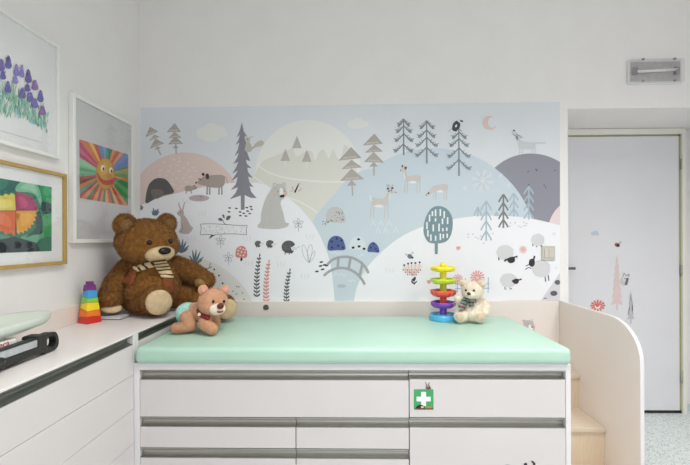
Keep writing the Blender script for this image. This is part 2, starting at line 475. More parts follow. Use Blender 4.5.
flat('hedgehog_sticker', [((96, 92, 92), SM([(263.2, 308), (264, 305.4), (266.5, 304.6), (268.6, 306), (268.2, 307), (269, 308.5), (267, 310), (264.5, 310)])), ((70, 66, 66), E(268.6, 307.8, .4))], ppl, bp, .0004, label='small dark hedgehog sticker')

ST_ = thing('step_unit', 'oak steps with tall rounded beige side panel beside the cabinet', 'steps', (1.08, 2.1, 0))
PX = 1.230
def noseY(u): return at(0, PX, u, 400).y
y1, y2 = noseY(580.5), noseY(606.5)
dy = y1 - y2
zt1 = at(0, PX, 580.5, 374.5).z; zt2 = at(0, PX, 606.5, 428).z
rise = zt1 - zt2
levels = [(y1, YB - .021, zt1), (y2, y1 + .03, zt2), (y2 - dy, y2 + .03, zt2 - rise)]
for (ya, yb, zt) in levels:
    box('tread', (.887, PX - .0005, ya, yb, zt - .022, zt), M_OAK, ST_, .003)
for k, (ya, yb, zt) in enumerate(levels):
    zb = levels[k + 1][2] if k < 2 else 0.0
    box('riser', (.887, PX - .0005, ya + .014, ya + .03, zb + .0002, zt - .0222), M_OAKR, ST_)
yf = at(0, PX, 640.5, 420).y
prof = [(YB - .0005, 0), (YB - .0005, .876)]
ry, rz = .20, .165
for k in range(15):
    t = PI / 2 * k / 14
    prof.append((yf + ry - ry * math.sin(t), .876 - rz + rz * math.cos(t)))
prof.append((yf, 0))
bm = extrude_profile(bmesh.new(), prof, 0, PX, PX + .016, 0)
for f in bm.faces:
    if abs(f.normal.x) < .5: f.material_index = 1
sp = mk('side_panel', bm, [M_BEIGE, M_LAMW], ST_)

# ------------------------------------------------------------------ cabinet run along the left wall
XF = -.918
YA0, YA1, YB1 = .28, 1.6695, YB - .021
wt = mk('worktop', bx(bmesh.new(), XL, XF - .0005, YA0, YB1, .852, .860, 0, .0015, 1), M_TOP)
tag(wt, 'long pale worktop along the left wall under the pictures', 'worktop')
up = box('upstand_strip', (XL, XL + .012, YA0, YB1, .8602, .945), M_BEIGE, None, .001, 1)
tag(up, 'low beige strip along the left wall behind the scale and rainbow tower', 'upstand')
def channel_y(y0_, y1_, z0_, z1_, parent):
    pr = [(XF - .001, z1_), (XF - .001, z1_ - .003)]
    r = (z1_ - z0_) / 2 - .003; zc_ = (z0_ + z1_) / 2
    for k in range(9):
        t = PI / 2 - PI * k / 8
        pr.append((XF - .004 - .022 * math.cos(t), zc_ + r * math.sin(t)))
    pr += [(XF - .001, z0_ + .003), (XF - .001, z0_), (XF - .034, z0_), (XF - .034, z1_)]
    return mk('handle_channel', extrude_profile(bmesh.new(), pr, 1, y0_, y1_), M_CHAND, parent)
CA = thing('drawer_cabinet', 'low white drawer cabinet along the left wall below the baby scale', 'cabinet', (-1.1, 1.0, 0))
bm = bmesh.new()
bx(bm, XL + .001, XF - .038, YA0, YA1 - .02, .08, .8515)
bx(bm, XL + .001, XF, YA1 - .02, YA1, 0, .8515, 0, .001, 1); bx(bm, XL + .001, XF, YA0 - .02, YA0, 0, .8515, 0, .001, 1)
bx(bm, XL + .001, XF - .06, YA0, YA1 - .02, 0, .08)
mk('carcass', bm, M_LAMW, CA)
zs = [.813, .687, .545, .403, .261, .082]
for k in range(5):
    o = box('drawer', (XF - .02, XF, YA0 + .001, YA1 - .0215, zs[k + 1] + (.0016 if k < 4 else 0), zs[k]), M_LAM, CA, .001, 1)
    if k == 0: channel_y(YA0 + .001, YA1 - .0215, .8135, .8515, o)
CBk = thing('corner_cabinet', 'white corner cabinet under the big teddy, dark handle channel above the mat', 'cabinet', (-1.1, 2.05, 0))
bm = bmesh.new()
bx(bm, XL + .001, XF - .038, YA1 + .02, YB1, .08, .8515)
bx(bm, XL + .001, XF, YA1 + .0004, YA1 + .02, 0, .8515, 0, .001, 1)
bx(bm, XL + .001, XF - .06, YA1 + .02, YB1, 0, .08)
mk('carcass', bm, M_LAMW, CBk)
o = box('drawer', (XF - .02, XF, YA1 + .0215, YB1, .45, .8185), M_LAM, CBk, .001, 1)
channel_y(YA1 + .0215, YB1, .819, .8515, o)

# ------------------------------------------------------------------ pictures on the left wall
def frame_thing(label, y0_, y1_, z0_, z1_, w, mat, depth=.026):
    T = thing('picture_frame', label, 'picture', (XL, (y0_ + y1_) / 2, z0_))
    xf = XL + depth
    bm = bmesh.new()
    bx(bm, XL + .001, xf, y0_, y0_ + w, z0_, z1_, 0, .0015, 1); bx(bm, XL + .001, xf, y1_ - w, y1_, z0_, z1_, 0, .0015, 1)
    bx(bm, XL + .001, xf, y0_ + w, y1_ - w, z0_, z0_ + w, 0, .0015, 1); bx(bm, XL + .001, xf, y0_ + w, y1_ - w, z1_ - w, z1_, 0, .0015, 1)
    mk('frame', bm, mat, T)
    bm = bmesh.new(); bx(bm, xf - .0062, xf - .006, y0_ + w - .001, y1_ - w + .001, z0_ + w - .001, z1_ - w + .001)
    mk('glass_pane', bm, M_GLASS, T)
    return T, xf
PAPER = (236, 236, 238)
# lavender flowers
T1, xf = frame_thing('flower painting in a white frame, topmost on the left wall', 1.03, 1.736, 1.605, 2.104, .014, M_PWHITE)
box('mat_board', (XL + .002, xf - .012, 1.044, 1.722, 1.619, 2.09), nm('drawing_paper', (238, 238, 239), (242, 242, 242), 8, .8), T1)
pl1 = lambda u, v, l: at(0, xf - .0118 + l, u, v)
rnd = random.Random(3)
it = []
greens = [(120, 200, 170), (150, 215, 190), (88, 180, 140), (110, 170, 130), (170, 220, 200), (70, 150, 120), (140, 200, 210)]
for k in range(620):
    u = rnd.uniform(-95, 47.5)
    if u < 0: top_, bot_ = 76 + u * .35, 115 + u * .3
    else: top_, bot_ = 76 + u * .78, 115 + (u * .1 if u < 26 else 2.6 + (u - 26) * .62)
    v0 = top_ + (bot_ - top_) * rnd.random() ** .8 + 3
    ln_ = rnd.uniform(4, 9); dx_ = rnd.uniform(-2.2, 2.2)
    c = rnd.choice(greens); m3 = rnd.uniform(0, .45)
    it.append((tuple(int(x + (236 - x) * m3) for x in c), SM([(u, v0), (u + dx_ * .5 + .75, v0 - ln_ * .5), (u + dx_, v0 - ln_), (u + dx_ * .5 - .75, v0 - ln_ * .5)], 2)))
for k in range(26):
    u = rnd.uniform(-90, 44); v1 = 72 + u * .7 if u > 0 else 72 + u * .45
    it.append(((140, 196, 160), ST(OP([(u, v1 + 22), (u + rnd.uniform(-1, 1), v1 + 10), (u + rnd.uniform(-2, 2), v1)], 3), .7)))
purp = [(106, 94, 168), (120, 108, 186), (140, 128, 200), (108, 104, 176), (142, 108, 172), (96, 98, 166)]
fls = [(1.5, 65, 3.4, 6), (8.5, 62, 3.4, 6.5), (3, 75, 3.2, 4.5), (16.5, 70, 2.8, 6), (22, 71, 2.4, 6.3), (28.5, 76, 3.4, 6.8), (15.5, 79.5, 3, 4), (8, 87, 3.3, 6),
       (22.5, 93, 3.6, 5.4), (27.5, 87.5, 3, 4), (35, 85, 3.6, 5.2), (30.5, 97, 3.6, 5), (35, 103, 3.4, 4.8), (40.7, 96, 3, 6), (42.5, 110.5, 3.6, 4.6)]
for k in range(26): fls.append((rnd.uniform(-90, -4), rnd.uniform(36, 82) + 0, 4, 7))
for (u, v, a, b) in fls:
    c = rnd.choice(purp)
    it.append((c, SM([(u - a * .2, v - b), (u + a * .35, v - b * .85), (u + a * .72, v - b * .1), (u + a, v + b * .6), (u + a * .5, v + b), (u - a * .5, v + b * .95), (u - a, v + b * .5), (u - a * .62, v - b * .3)], 3)))
    for j in range(5):
        it.append((tuple(min(255, x + rnd.choice((-16, 18, 26))) for x in c), E(u + rnd.uniform(-.6, .6) * a, v + rnd.uniform(-.7, .7) * b, .9, 1.1, 0, 8)))
it.append(((190, 190, 198), ST([(-60, 116), (0, 130.5), (42, 142.5)], .5)))
flat('flower_painting', it, pl1, T1, 0, depth=.0045, label='purple flowers on green stems')
# smiling sun
T2, xf2 = frame_thing('smiling sun painting in a white frame behind the big teddy', 1.816, 2.33, 1.236, 1.934, .019, M_PWHITE)
box('mat_board', (XL + .002, xf2 - .012, 1.83, 2.316, 1.25, 1.92), nm('grey_mount', (214, 213, 214), (218, 217, 218), 8, .8), T2)
pl2 = lambda u, v, l: at(0, xf2 - .0118 + l, u, v)
W2 = [(79.3, 139.1), (128.2, 154.5), (128, 205.8), (80, 198.2)]
cx, cy = 105.5, 174
it = [((168, 96, 60), W2)]
rays = [(-178, -160, (112, 190, 150)), (-160, -146, (150, 205, 165)), (-172, -165, (90, 160, 120)), (-147, -128, (186, 66, 110)), (-140, -134, (206, 100, 136)), (-128, -118, (214, 120, 60)), (-118, -112, (240, 190, 90)), (-112, -104, (196, 82, 60)), (-104, -95, (96, 140, 190)), (-95, -88, (130, 160, 210)),
        (-88, -80, (60, 150, 100)), (-80, -74, (40, 130, 110)), (-74, -66, (226, 140, 70)), (-66, -56, (196, 92, 66)), (-56, -49, (230, 160, 90)), (-49, -36, (110, 140, 200)), (-36, -20, (84, 130, 190)),
        (-20, -8, (66, 150, 90)), (-8, 0, (110, 170, 90)), (0, 12, (80, 150, 80)), (12, 20, (226, 140, 70)), (-14, -9, (220, 130, 60)), (20, 34, (60, 140, 90)), (34, 44, (90, 176, 110)), (44, 54, (60, 150, 84)), (54, 60, (226, 146, 90)), (60, 66, (190, 80, 60)), (66, 72, (236, 180, 110)), (72, 78, (110, 120, 110)),
        (78, 84, (214, 110, 70)), (84, 90, (240, 176, 120)), (90, 96, (80, 140, 110)), (96, 102, (226, 140, 90)), (102, 108, (150, 90, 90)), (108, 116, (230, 160, 110)), (116, 122, (196, 96, 70)), (122, 128, (70, 140, 110)), (128, 136, (226, 140, 90)), (136, 142, (160, 70, 70)), (142, 150, (90, 150, 130)), (150, 158, (220, 130, 80)), (158, 166, (110, 84, 74)), (166, 174, (176, 80, 70)), (174, 182, (120, 170, 140))]
for a0, a1, c in rays:
    a0, a1 = math.radians(a0), math.radians(a1); am = (a0 + a1) / 2
    it.append((c, [(cx, cy), (cx + 60 * math.cos(a0), cy + 60 * math.sin(a0)), (cx + 62 * math.cos(am), cy + 62 * math.sin(am)), (cx + 60 * math.cos(a1), cy + 60 * math.sin(a1))]))
q = lambda pts: z(66, 160, 5.167, pts)
it += [((168, 120, 40), E(cx, cy, 9.6, 16.2, -.05)), ((206, 158, 56), E(cx - .2, cy - .3, 8.9, 15.4, -.05)), ((222, 178, 78), E(cx - 2, cy - 5, 4, 6)), ((196, 140, 50), E(cx + 4, cy + 4, 3, 6)),
       ((190, 60, 50), SM(q([(160, 62), (180, 92), (210, 106), (245, 92), (262, 98), (240, 125), (205, 130), (172, 108)]))), ((150, 40, 40), ST(q([(160, 68), (185, 104), (215, 116), (245, 108)]), .7)),
       ((240, 238, 226), E(*q([(191, 42)])[0], 1.9, 3.1)), ((240, 238, 226), E(*q([(232, 54)])[0], 1.8, 3.1)), ((40, 40, 46), E(*q([(194, 46)])[0], .9, 1.8)), ((40, 40, 46), E(*q([(235, 58)])[0], .9, 1.8)),
       ((150, 90, 40), ST(q([(186, 24), (196, 22)]), .5)), ((220, 130, 60), E(*q([(214, 76)])[0], 1.2, 1.2))]
flat('sun_painting', it, pl2, T2, 0, win=W2, depth=.002, label='bright painted sun with a smiling face and striped rays')
# patchwork animal
T3, xf3 = frame_thing('green painting in an oak frame, lowest on the left wall', 1.25, 1.774, 1.143, 1.546, .0145, M_PGOLD)
box('mat_board', (XL + .002, xf3 - .013, 1.264, 1.76, 1.157, 1.532), nm('white_mount', (240, 240, 241), (243, 243, 243), 8, .8), T3)
pl3 = lambda u, v, l: at(0, xf3 - .0128 + l, u, v)
q = lambda pts: z(0, 155, 3.88, pts)
W3 = [(-38, 171.5), (51.6, 187.2), (51.6, 251), (-38, 254.5)]
it = [((52, 128, 100), W3), ((30, 104, 96), q([(-160, 40), (110, 95), (60, 140), (-160, 190)])), ((40, 130, 110), q([(-40, 80), (40, 88), (20, 130), (-40, 150)])),
      ((122, 190, 156), SM(q([(62, 140), (75, 108), (110, 100), (140, 108), (158, 150), (160, 200), (130, 150)]))), ((150, 205, 172), SM(q([(80, 128), (110, 106), (136, 118), (150, 160), (120, 140)]))),
      ((56, 160, 104), q([(155, 110), (204, 118), (204, 200), (170, 180), (158, 150)])), ((84, 180, 124), E(*q([(182, 140)])[0], 4, 5)), ((40, 76, 74), SM(q([(162, 182), (198, 190), (198, 226), (172, 232), (160, 215)]))),
      ((64, 160, 100), q([(160, 232), (204, 225), (204, 318), (165, 318)])), ((104, 170, 132), SM(q([(80, 320), (120, 305), (160, 290), (170, 330), (120, 340)]))), ((42, 86, 80), SM(q([(130, 235), (158, 225), (165, 300), (130, 310), (100, 318), (140, 280)]))),
      ((54, 70, 74), q([(-160, 318), (60, 318), (140, 340), (160, 378), (-160, 388)])), ((70, 130, 108), SM(q([(150, 330), (204, 322), (204, 372), (160, 376)]))), ((36, 46, 52), SM(q([(-10, 345), (20, 342), (36, 362), (20, 380), (-10, 380)]))), ((38, 50, 56), E(*q([(70, 350)])[0], 3.2, 2)), ((46, 56, 60), E(*q([(118, 352)])[0], 5, 3)), ((90, 150, 130), SM(q([(-160, 310), (-60, 300), (40, 318), (-40, 330), (-160, 330)])))]
def jag(c, rx, ry, a0, a1, n):
    out = []
    for k in range(n + 1):
        t = math.radians(a0 + (a1 - a0) * k / n)
        s = 1.0 if k % 2 else 1.13
        out.append((c[0] + rx * s * math.cos(t), c[1] + ry * s * math.sin(t)))
    return out
cc = q([(62, 216)])[0]; yy = q([(0, 216)])[0][1]
it += [((226, 208, 96), jag(cc, 30, 16, -178, -92, 15) + [cc]), ((172, 54, 108), jag(cc, 20.5, 17.5, -90, 0, 15) + [cc]), ((222, 112, 66), jag(cc, 30, 22.5, 92, 180, 11) + [cc]), ((232, 166, 66), jag(cc, 19.5, 21.5, 0, 88, 15) + [cc]),
       ((196, 78, 124), SM([(cc[0] + 2, cc[1] - 14), (cc[0] + 9, cc[1] - 12), (cc[0] + 12, cc[1] - 5), (cc[0] + 5, cc[1] - 3)])), ((230, 130, 84), SM([(cc[0] - 22, cc[1] + 3), (cc[0] - 8, cc[1] + 5), (cc[0] - 5, cc[1] + 16), (cc[0] - 18, cc[1] + 12)])),
       ((238, 182, 86), SM([(cc[0] + 5, cc[1] + 3), (cc[0] + 16, cc[1] + 4), (cc[0] + 12, cc[1] + 13), (cc[0] + 6, cc[1] + 15)])), ((206, 120, 50), SM([(cc[0], cc[1] + 3), (cc[0] + 4, cc[1] + 4), (cc[0] + 1.5, cc[1] + 10)])),
       ((236, 220, 122), SM([(cc[0] - 20, cc[1] - 10), (cc[0] - 6, cc[1] - 11), (cc[0] - 4, cc[1] - 4), (cc[0] - 18, cc[1] - 3)])), ((90, 60, 60), ST([(cc[0] - 24, cc[1] + .4), (cc[0] + 19, cc[1] - .4)], .4)), ((100, 60, 60), ST([(cc[0], cc[1] - 16), (cc[0], cc[1] + 20)], .4))]
flat('patchwork_painting', it, pl3, T3, 0, win=W3, depth=.002, label='yellow, pink and orange spiky patchwork shape on green')

# ------------------------------------------------------------------ light switch on the mural
a = at(1, YB - .01, 542, 246); b = at(1, YB - .01, 555.2, 260)
M_SW = nm('switch_plastic', (196, 190, 180), (202, 196, 186), 10, .4)
SWY = YB - .0035
LS = box('light_switch', (a.x, b.x, SWY - .008, SWY, b.z, a.z), M_SW, None, .003, 3)
tag(LS, 'beige double light switch among the sheep at the right mural edge', 'light switch')
m_ = (a.x + b.x) / 2
for x0, x1 in ((a.x + .014, m_ - .0008), (m_ + .0008, b.x - .012)):
    box('rocker', (x0, x1, SWY - .012, SWY - .0075, b.z + .016, a.z - .014), nm('switch_rocker', (206, 200, 190), (210, 204, 194), 10, .35), LS, .0015)

# ------------------------------------------------------------------ forest mural on the back wall
WM = [(140.3, 107.8), (560, 101.8), (560, 300.2), (140.3, 303.6)]
mpl = lambda u, v, l: at(1, YB - .0012 - l, u, v)
bm = bmesh.new()
A = [bm.verts.new(at(1, YB - .0002, *p)) for p in WM]; B = [bm.verts.new(at(1, YB - .0012, *p)) for p in WM]
for i in range(4): bm.faces.new((A[i], A[(i + 1) % 4], B[(i + 1) % 4], B[i]))
bm.faces.new(A[::-1]); bm.faces.new(B); bmesh.ops.recalc_face_normals(bm, faces=bm.faces)
mural = mk('wall_mural', bm, nm('mural_sky', (221, 224, 230), (224, 227, 232), 3, .6, spec=.25))
tag(mural, 'wide pastel mural of winter forest animals on the back wall', 'mural')
SKYW, WHT = (232, 232, 231), (239, 239, 244)
BLU, MOON, OLV, GHL, PNK, CRM = (203, 214, 223), (233, 233, 230), (222, 221, 213), (147, 147, 158), (224, 203, 197), (229, 228, 224)
def C2(cx, cy, r, r2=None): return E(cx, cy, r, r2, 0, 72)
land = [(SKYW, p) for p in (E(203, 133, 7, 6), E(211, 131, 8.5, 8), E(219, 131.5, 7, 6), E(211, 136, 9, 6), E(224, 134, 3, 3))]
land += [(SKYW, p) for p in (E(352, 124, 5, 3.5), E(358, 122.5, 6, 4.8), E(364, 124, 4.6, 3.6), E(357, 126, 8, 2.8), E(504, 96, 1, 1))]
land += [(MOON, C2(308, 173, 52.5, 53))]
q = lambda pts: z(260, 110, 5.81, pts)
land += [(OLV, OP([(240, 200), (254, 176), (262, 162)] + q([(40, 285), (100, 262), (165, 232), (190, 218), (200, 250), (215, 270), (260, 245), (300, 240), (318, 300)]), 5) + q([(318, 300), (345, 240), (370, 226), (395, 280), (402, 284), (425, 222), (450, 280), (470, 290), (488, 200), (523, 226)]) + [(358, 175), (345, 200), (325, 225), (310, 235), (240, 235)])]
land += [(MOON, ST(OP([(259, 166.5), (270, 173), (290, 178.5), (320, 181.5), (352, 181.5)]), 1.7)), (MOON, ST(OP([(254, 177), (268, 187), (278, 194), (300, 202), (320, 214)]), 1.7))]
land += [((186, 184, 178), E(*p, 2.2, .8)) for p in ((322, 132), (332, 137), (324, 141.5), (329, 133))][:0]
land += [(GHL, C2(531, 206, 53, 52.5)), ((229, 212, 212), C2(578, 232, 30, 33)), (PNK, C2(185, 208, 56, 55.5))]
land += [(BLU, C2(434, 254, 104, 106)), (BLU, SM([(352, 176), (331, 198), (313, 221), (318, 240), (328, 262), (333, 304), (356, 304), (362, 270), (400, 250), (420, 200), (380, 170)], 6))]
land += [(WHT, OP([(353, 310), (354.5, 297), (358.5, 283), (369, 265), (386, 248), (404, 235), (428, 225), (460, 218), (492, 215.5), (528, 218), (561, 225.5)], 8) + [(561, 305), (357, 312)])]
land += [(WHT, OP([(139, 206), (154, 200), (170, 195), (196, 188.5), (225, 183.5), (250, 182.5), (262, 184), (280, 193), (297, 205), (312, 222), (322, 240), (330, 262), (333.2, 283), (335, 306)], 8) + [(331, 312), (138, 312)])]
land += [(CRM, C2(178, 335, 82, 80))]
q = lambda pts: z(480, 215, 4.9, pts)
land += [((212, 211, 216), q([(298, 420), (398, 272), (398, 420)]))]
LAND = land
L0 = .0009
MARKS = []
def marks(items): MARKS.extend(items)
def motif(name, items, label=None): return flat(name, items, mpl, mural, L0, win=WM, step=.00005, label=label)

TAU, TAUL = (178, 171, 166), (224, 220, 216)
def tri_tree(tris, trunk, light=True, c=TAU):
    it = [(c, ST(trunk, 1.3))]
    for t in tris: it.append((c, t))
    if light:
        for t in tris[:3]:
            (ax, ay), (lx, ly), (rx, ry) = t
            for k in range(3, 11):
                s = k / 13; bx_, by_ = lx + (rx - lx) * s, ly + (ry - ly) * s
                it.append((TAUL, ST([(bx_ - .2, by_ - .9), (bx_ + (ax - bx_) * .12, by_ - .9 + (ay - by_) * .16)], .5)))
    return it
q = lambda *pts: z(136, 104, 4.65, pts)
motif('printed_tree', tri_tree([q((65, 105), (43, 155), (103, 128)), q((85, 143), (60, 172), (110, 152)), q((90, 160), (64, 208), (131, 183)), q((98, 198), (86, 214), (116, 203))], q((98, 200), (115, 237))), 'leaning taupe triangle tree on the pink hill')
motif('printed_tree', tri_tree([q((180, 88), (142, 131), (209, 130)), q((180, 128), (152, 158), (211, 157)), q((182, 148), (149, 188), (219, 185)), q((184, 188), (170, 206), (198, 205))], q((185, 185), (187, 232))), 'upright taupe triangle tree on the pink hill')
q = lambda *pts: z(336, 105, 4.65, pts)
motif('printed_tree', tri_tree([q((70, 195), (11, 259), (119, 246)), q((72, 255), (24, 299), (121, 290)), q((72, 295), (19, 353), (131, 345)), q((72, 348), (51, 376), (96, 373))], q((74, 345), (77, 422))), 'taupe triangle tree left of the deer')
motif('printed_tree', tri_tree([q((178, 133), (124, 188), (218, 180)), q((178, 183), (134, 222), (218, 216)), q((175, 218), (129, 265), (223, 268)), q((175, 264), (154, 288), (196, 285))], q((176, 262), (177, 328))), 'taupe triangle tree at the left end of the blue hill')
q = lambda *pts: z(260, 110, 5.81, pts)
for (x, y0, y1) in ((148, 225, 296), (215, 150, 222), (272, 230, 301)):
    it = [((232, 231, 226), ST(q((x, y1), (x, y1 + 38)), .8)), ((186, 180, 175), q((x, y0), (x - 29, y1), (x + 27, y1))), ((198, 193, 188), q((x, y0 + 8), (x - 6, y1), (x + 8, y1))), ((172, 165, 160), ST(q((x, y0 + 20), (x, y1)), .5))]
    motif('printed_tree', it)
# the tall dark fir with a squirrel
q = lambda *pts: z(186, 110, 4.47, pts)
DK = (140, 139, 149)
fir = q((250, 55), (258, 95), (274, 118), (262, 118), (266, 140), (282, 158), (268, 156), (270, 180), (288, 230), (268, 222), (272, 240), (293, 260), (274, 258), (278, 278), (299, 304), (278, 298), (284, 322), (303, 346), (284, 340), (292, 366), (316, 394), (288, 392), (262, 380), (262, 445), (245, 447), (245, 382), (222, 390), (196, 399), (222, 370), (232, 345), (200, 358), (222, 332), (232, 300), (203, 317), (222, 288), (232, 270), (206, 285), (222, 260), (234, 232), (211, 241), (228, 215), (236, 190), (217, 206), (232, 175), (238, 145), (221, 156), (236, 130), (240, 112), (227, 121), (240, 92))
motif('printed_fir', [(DK, fir)], 'tall dark grey fir tree')
SQ = (194, 189, 179)
motif('printed_squirrel', [(SQ, SM(q((300, 162), (318, 142), (340, 136), (349, 150), (335, 162), (312, 166), (296, 176), (292, 170)))), (SQ, SM(q((268, 150), (282, 142), (292, 160), (294, 182), (278, 188), (264, 180)))), (SQ, E(*q((277, 132))[0], 2.3, 2.4)), (SQ, ST(q((270, 126), (264, 112)), .7)), (SQ, ST(q((282, 124), (298, 118)), .8)), ((120, 112, 104), E(*q((274, 130))[0], .45))], 'beige squirrel climbing the fir')
q = lambda *pts: z(136, 104, 4.65, pts)
rnd = random.Random(5)
marks([((228, 214, 208), E(*p, rnd.uniform(1.6, 2.4), rnd.uniform(.9, 1.3), rnd.uniform(-.2, .2), 12)) for p in q((128, 271), (176, 258), (203, 250), (203, 268), (159, 290), (190, 285), (242, 276), (265, 296), (220, 296), (112, 312), (152, 313), (200, 312), (248, 310), (275, 311), (140, 333), (172, 325), (232, 328), (110, 330), (190, 345), (222, 345), (252, 340), (165, 352), (205, 362), (235, 362), (180, 376), (212, 382), (196, 396), (168, 368))])
motif('printed_cave', [((100, 98, 97), SM(q((47, 462), (47, 420), (60, 375), (85, 350), (112, 344), (140, 352), (163, 380), (176, 412), (130, 425), (90, 440)))), ((124, 118, 114), SM(q((70, 400), (90, 396), (118, 398), (130, 412), (124, 428), (88, 440), (74, 425)))), ((124, 118, 114), E(*q((78, 405))[0], 2, 2)), ((116, 110, 106), ST(q((80, 420), (80, 444)), 1.2)), ((116, 110, 106), ST(q((102, 420), (102, 440)), 1.2))], 'dark cave with a bear inside')
q = lambda *pts: z(186, 110, 4.47, pts)
BO, BOD = (172, 159, 153), (70, 64, 64)
boar = [(BO, SM(q((92, 300), (110, 292), (140, 290), (165, 292), (174, 305), (170, 335), (150, 347), (115, 346), (92, 342), (82, 325)))), (BO, SM(q((64, 308), (82, 296), (100, 305), (98, 330), (80, 338), (56, 330), (50, 322)))), (BO, ST(q((95, 335), (94, 376)), 1.5)), (BO, ST(q((106, 340), (106, 376)), 1.5)), (BO, ST(q((148, 340), (147, 376)), 1.5)), (BO, ST(q((160, 335), (160, 376)), 1.5)), (BO, ST(OP(q((170, 296), (180, 305), (186, 328))), .6)),
        (BOD, SM(q((88, 288), (100, 285), (103, 305), (92, 308)))), (BOD, SM(q((70, 285), (78, 280), (84, 292), (74, 294)))), (BOD, E(*q((45, 325))[0], .9, 1)), (BOD, E(*q((66, 312))[0], .5, .6)), (BOD, ST(q((55, 306), (64, 312)), .8)), ((206, 196, 190), ST(q((48, 332), (56, 326)), .6))]
boar += [(BOD, E(*q(p)[0], .6, .5)) for p in ((94, 376), (106, 376), (147, 376), (160, 376))]
motif('printed_boar', boar, 'brown boar on white snow')
motif('printed_boar', [(BO, SM(q((0, 340), (18, 338), (30, 346), (28, 360), (4, 363), (-6, 352)))), (BO, SM(q((26, 342), (42, 338), (48, 350), (36, 357), (26, 354)))), (BO, ST(q((1, 358), (0, 374)), 1)), (BO, ST(q((22, 358), (24, 373)), 1)), (BOD, E(*q((46, 350))[0], .5, .5)), (BOD, E(*q((36, 338))[0], .5, .7))], 'small boar piglet')
motif('printed_puddle', [((190, 178, 182), E(*q((58, 394))[0], 10.2, 3.3)), ((140, 130, 134), ST(E(*q((62, 392))[0], 4.2, 1.6) , .3)), ((150, 140, 144), E(*q((66, 388))[0], 1.3, .8))])
marks([((88, 88, 92), E(*p, 1.5, .8, .1, 10)) for p in q((195, 438), (225, 440), (192, 455), (242, 456), (272, 436), (290, 432), (275, 452), (293, 444), (258, 462), (285, 463), (243, 472), (268, 474))])
# bear and butterfly
q = lambda *pts: z(245, 170, 6.64, pts)
BG, BGL = (198, 196, 194), (210, 209, 207)
br = [(BG, SM(q((186, 108), (165, 140), (140, 182), (122, 230), (108, 285), (102, 345), (84, 366), (92, 384), (140, 390), (190, 393), (245, 388), (284, 374), (290, 352), (268, 346), (255, 290), (240, 240), (237, 208), (262, 184), (276, 160), (272, 122), (258, 100), (235, 92), (208, 94)))), (BG, E(*q((196, 98))[0], 2.1, 2.2)), (BG, E(*q((258, 96))[0], 2.1, 2.2)), (BGL, E(*q((197, 99))[0], 1.2, 1.2)), (BGL, E(*q((257, 97))[0], 1.2, 1.2))]
rnd = random.Random(8)
for k in range(150):
    yy_ = rnd.uniform(110, 384); w = 38 + max(0, yy_ - 170) * .22 if yy_ > 170 else 44
    cx_ = 222 - max(0, yy_ - 120) * .16
    p = q((cx_ + rnd.uniform(-w, w) * .86, yy_))[0]
    br.append((rnd.choice(((168, 166, 164), (206, 205, 203), (176, 174, 172))), ST([p, (p[0] + rnd.uniform(-.6, .6), p[1] + rnd.uniform(.6, 1.5))], .25)))
br += [((238, 237, 236), SM(q((240, 118), (250, 126), (254, 152), (258, 175), (232, 176), (230, 150), (232, 126)))), ((46, 44, 46), SM(q((230, 172), (244, 164), (262, 166), (256, 180), (236, 182)))), ((222, 182, 178), E(*q((203, 164))[0], 1.7, 1.4)), ((232, 180, 160), E(*q((272, 158))[0], 1.2, 1.5)), ((120, 118, 118), E(*q((218, 143))[0], .5)), ((120, 118, 118), E(*q((264, 142))[0], .5))]
motif('printed_bear', br, 'seated grey bear')
motif('printed_butterfly', [((52, 46, 46), ST(q((330, 150), (344, 120), (354, 98)), 1.7, 1.1)), ((80, 70, 66), ST(q((352, 100), (356, 84)), .3)), ((80, 70, 66), ST(q((354, 100), (368, 88)), .3))] + [((206, 170, 166), E(*p, .7, .6)) for p in q((318, 114), (320, 132), (314, 120), (366, 134), (358, 138), (372, 124), (310, 140))], 'dark butterfly with pale dotted wings')
# conifers with drooping branches on the blue hill
def branch_tree(cx, top, bot, tiers, c=(132, 143, 152), w=1.5):
    it = [(c, ST([(cx, top), (cx + .2, bot)], w * .7, w * 1.2))]
    for (v, hl, hr) in tiers:
        for s, h in ((-1, hl), (1, hr)):
            p = OP([(cx, v - h * .75), (cx + s * h * .45, v - h * .28), (cx + s * h * .78, v), (cx + s * h, v - .6)], 4)
            it.append((c, ST(p, w * .85, w * .6)))
            for k in (3, 5, 7, 9, 11):
                x, y = p[min(k, len(p) - 1)]
                it.append((c, ST([(x, y), (x + s * .9, y + 2.2)], .75))); it.append((c, ST([(x, y), (x + s * 2.0, y - 1.2)], .75)))
    for s in (-1, 1): it.append((c, ST([(cx, top), (cx + s * 3, top + 2.6)], .9, .6)))
    return it
motif('printed_tree', branch_tree(403.5, 119, 155, [(124.5, 5, 5.5), (131, 6.5, 7.5), (140, 8, 9), (150.5, 9, 8.5)]), 'grey branching fir, leftmost on the blue hill')
motif('printed_tree', branch_tree(426.6, 120.5, 163.5, [(127, 6, 7), (136, 8, 8), (145, 10, 10.5), (155, 10.5, 10.5)]), 'grey branching fir on the crest of the blue hill')
motif('printed_tree', branch_tree(458.8, 129, 176, [(137, 6, 7), (145, 8.5, 9), (156, 10.5, 11), (168, 11.5, 11.5)]), 'grey branching fir with a bird on top')
q = lambda *pts: z(390, 105, 4.22, pts)
motif('printed_bird', [((72, 74, 80), SM(q((262, 96), (268, 76), (284, 66), (296, 78), (292, 100), (276, 111), (264, 106)))), ((226, 228, 230), E(*q((279, 88))[0], 1.0, 1.6, .4)), ((218, 218, 220), SM(q((284, 66), (290, 56), (300, 58), (300, 70), (292, 74)))), ((60, 60, 64), SM(q((296, 64), (308, 66), (306, 72), (298, 70)))), ((186, 184, 184), ST(q((262, 98), (246, 114)), .7))], 'dark bird perched on a fir')
DE, DEL = (205, 198, 195), (224, 222, 222)
BEL = (232, 233, 235)
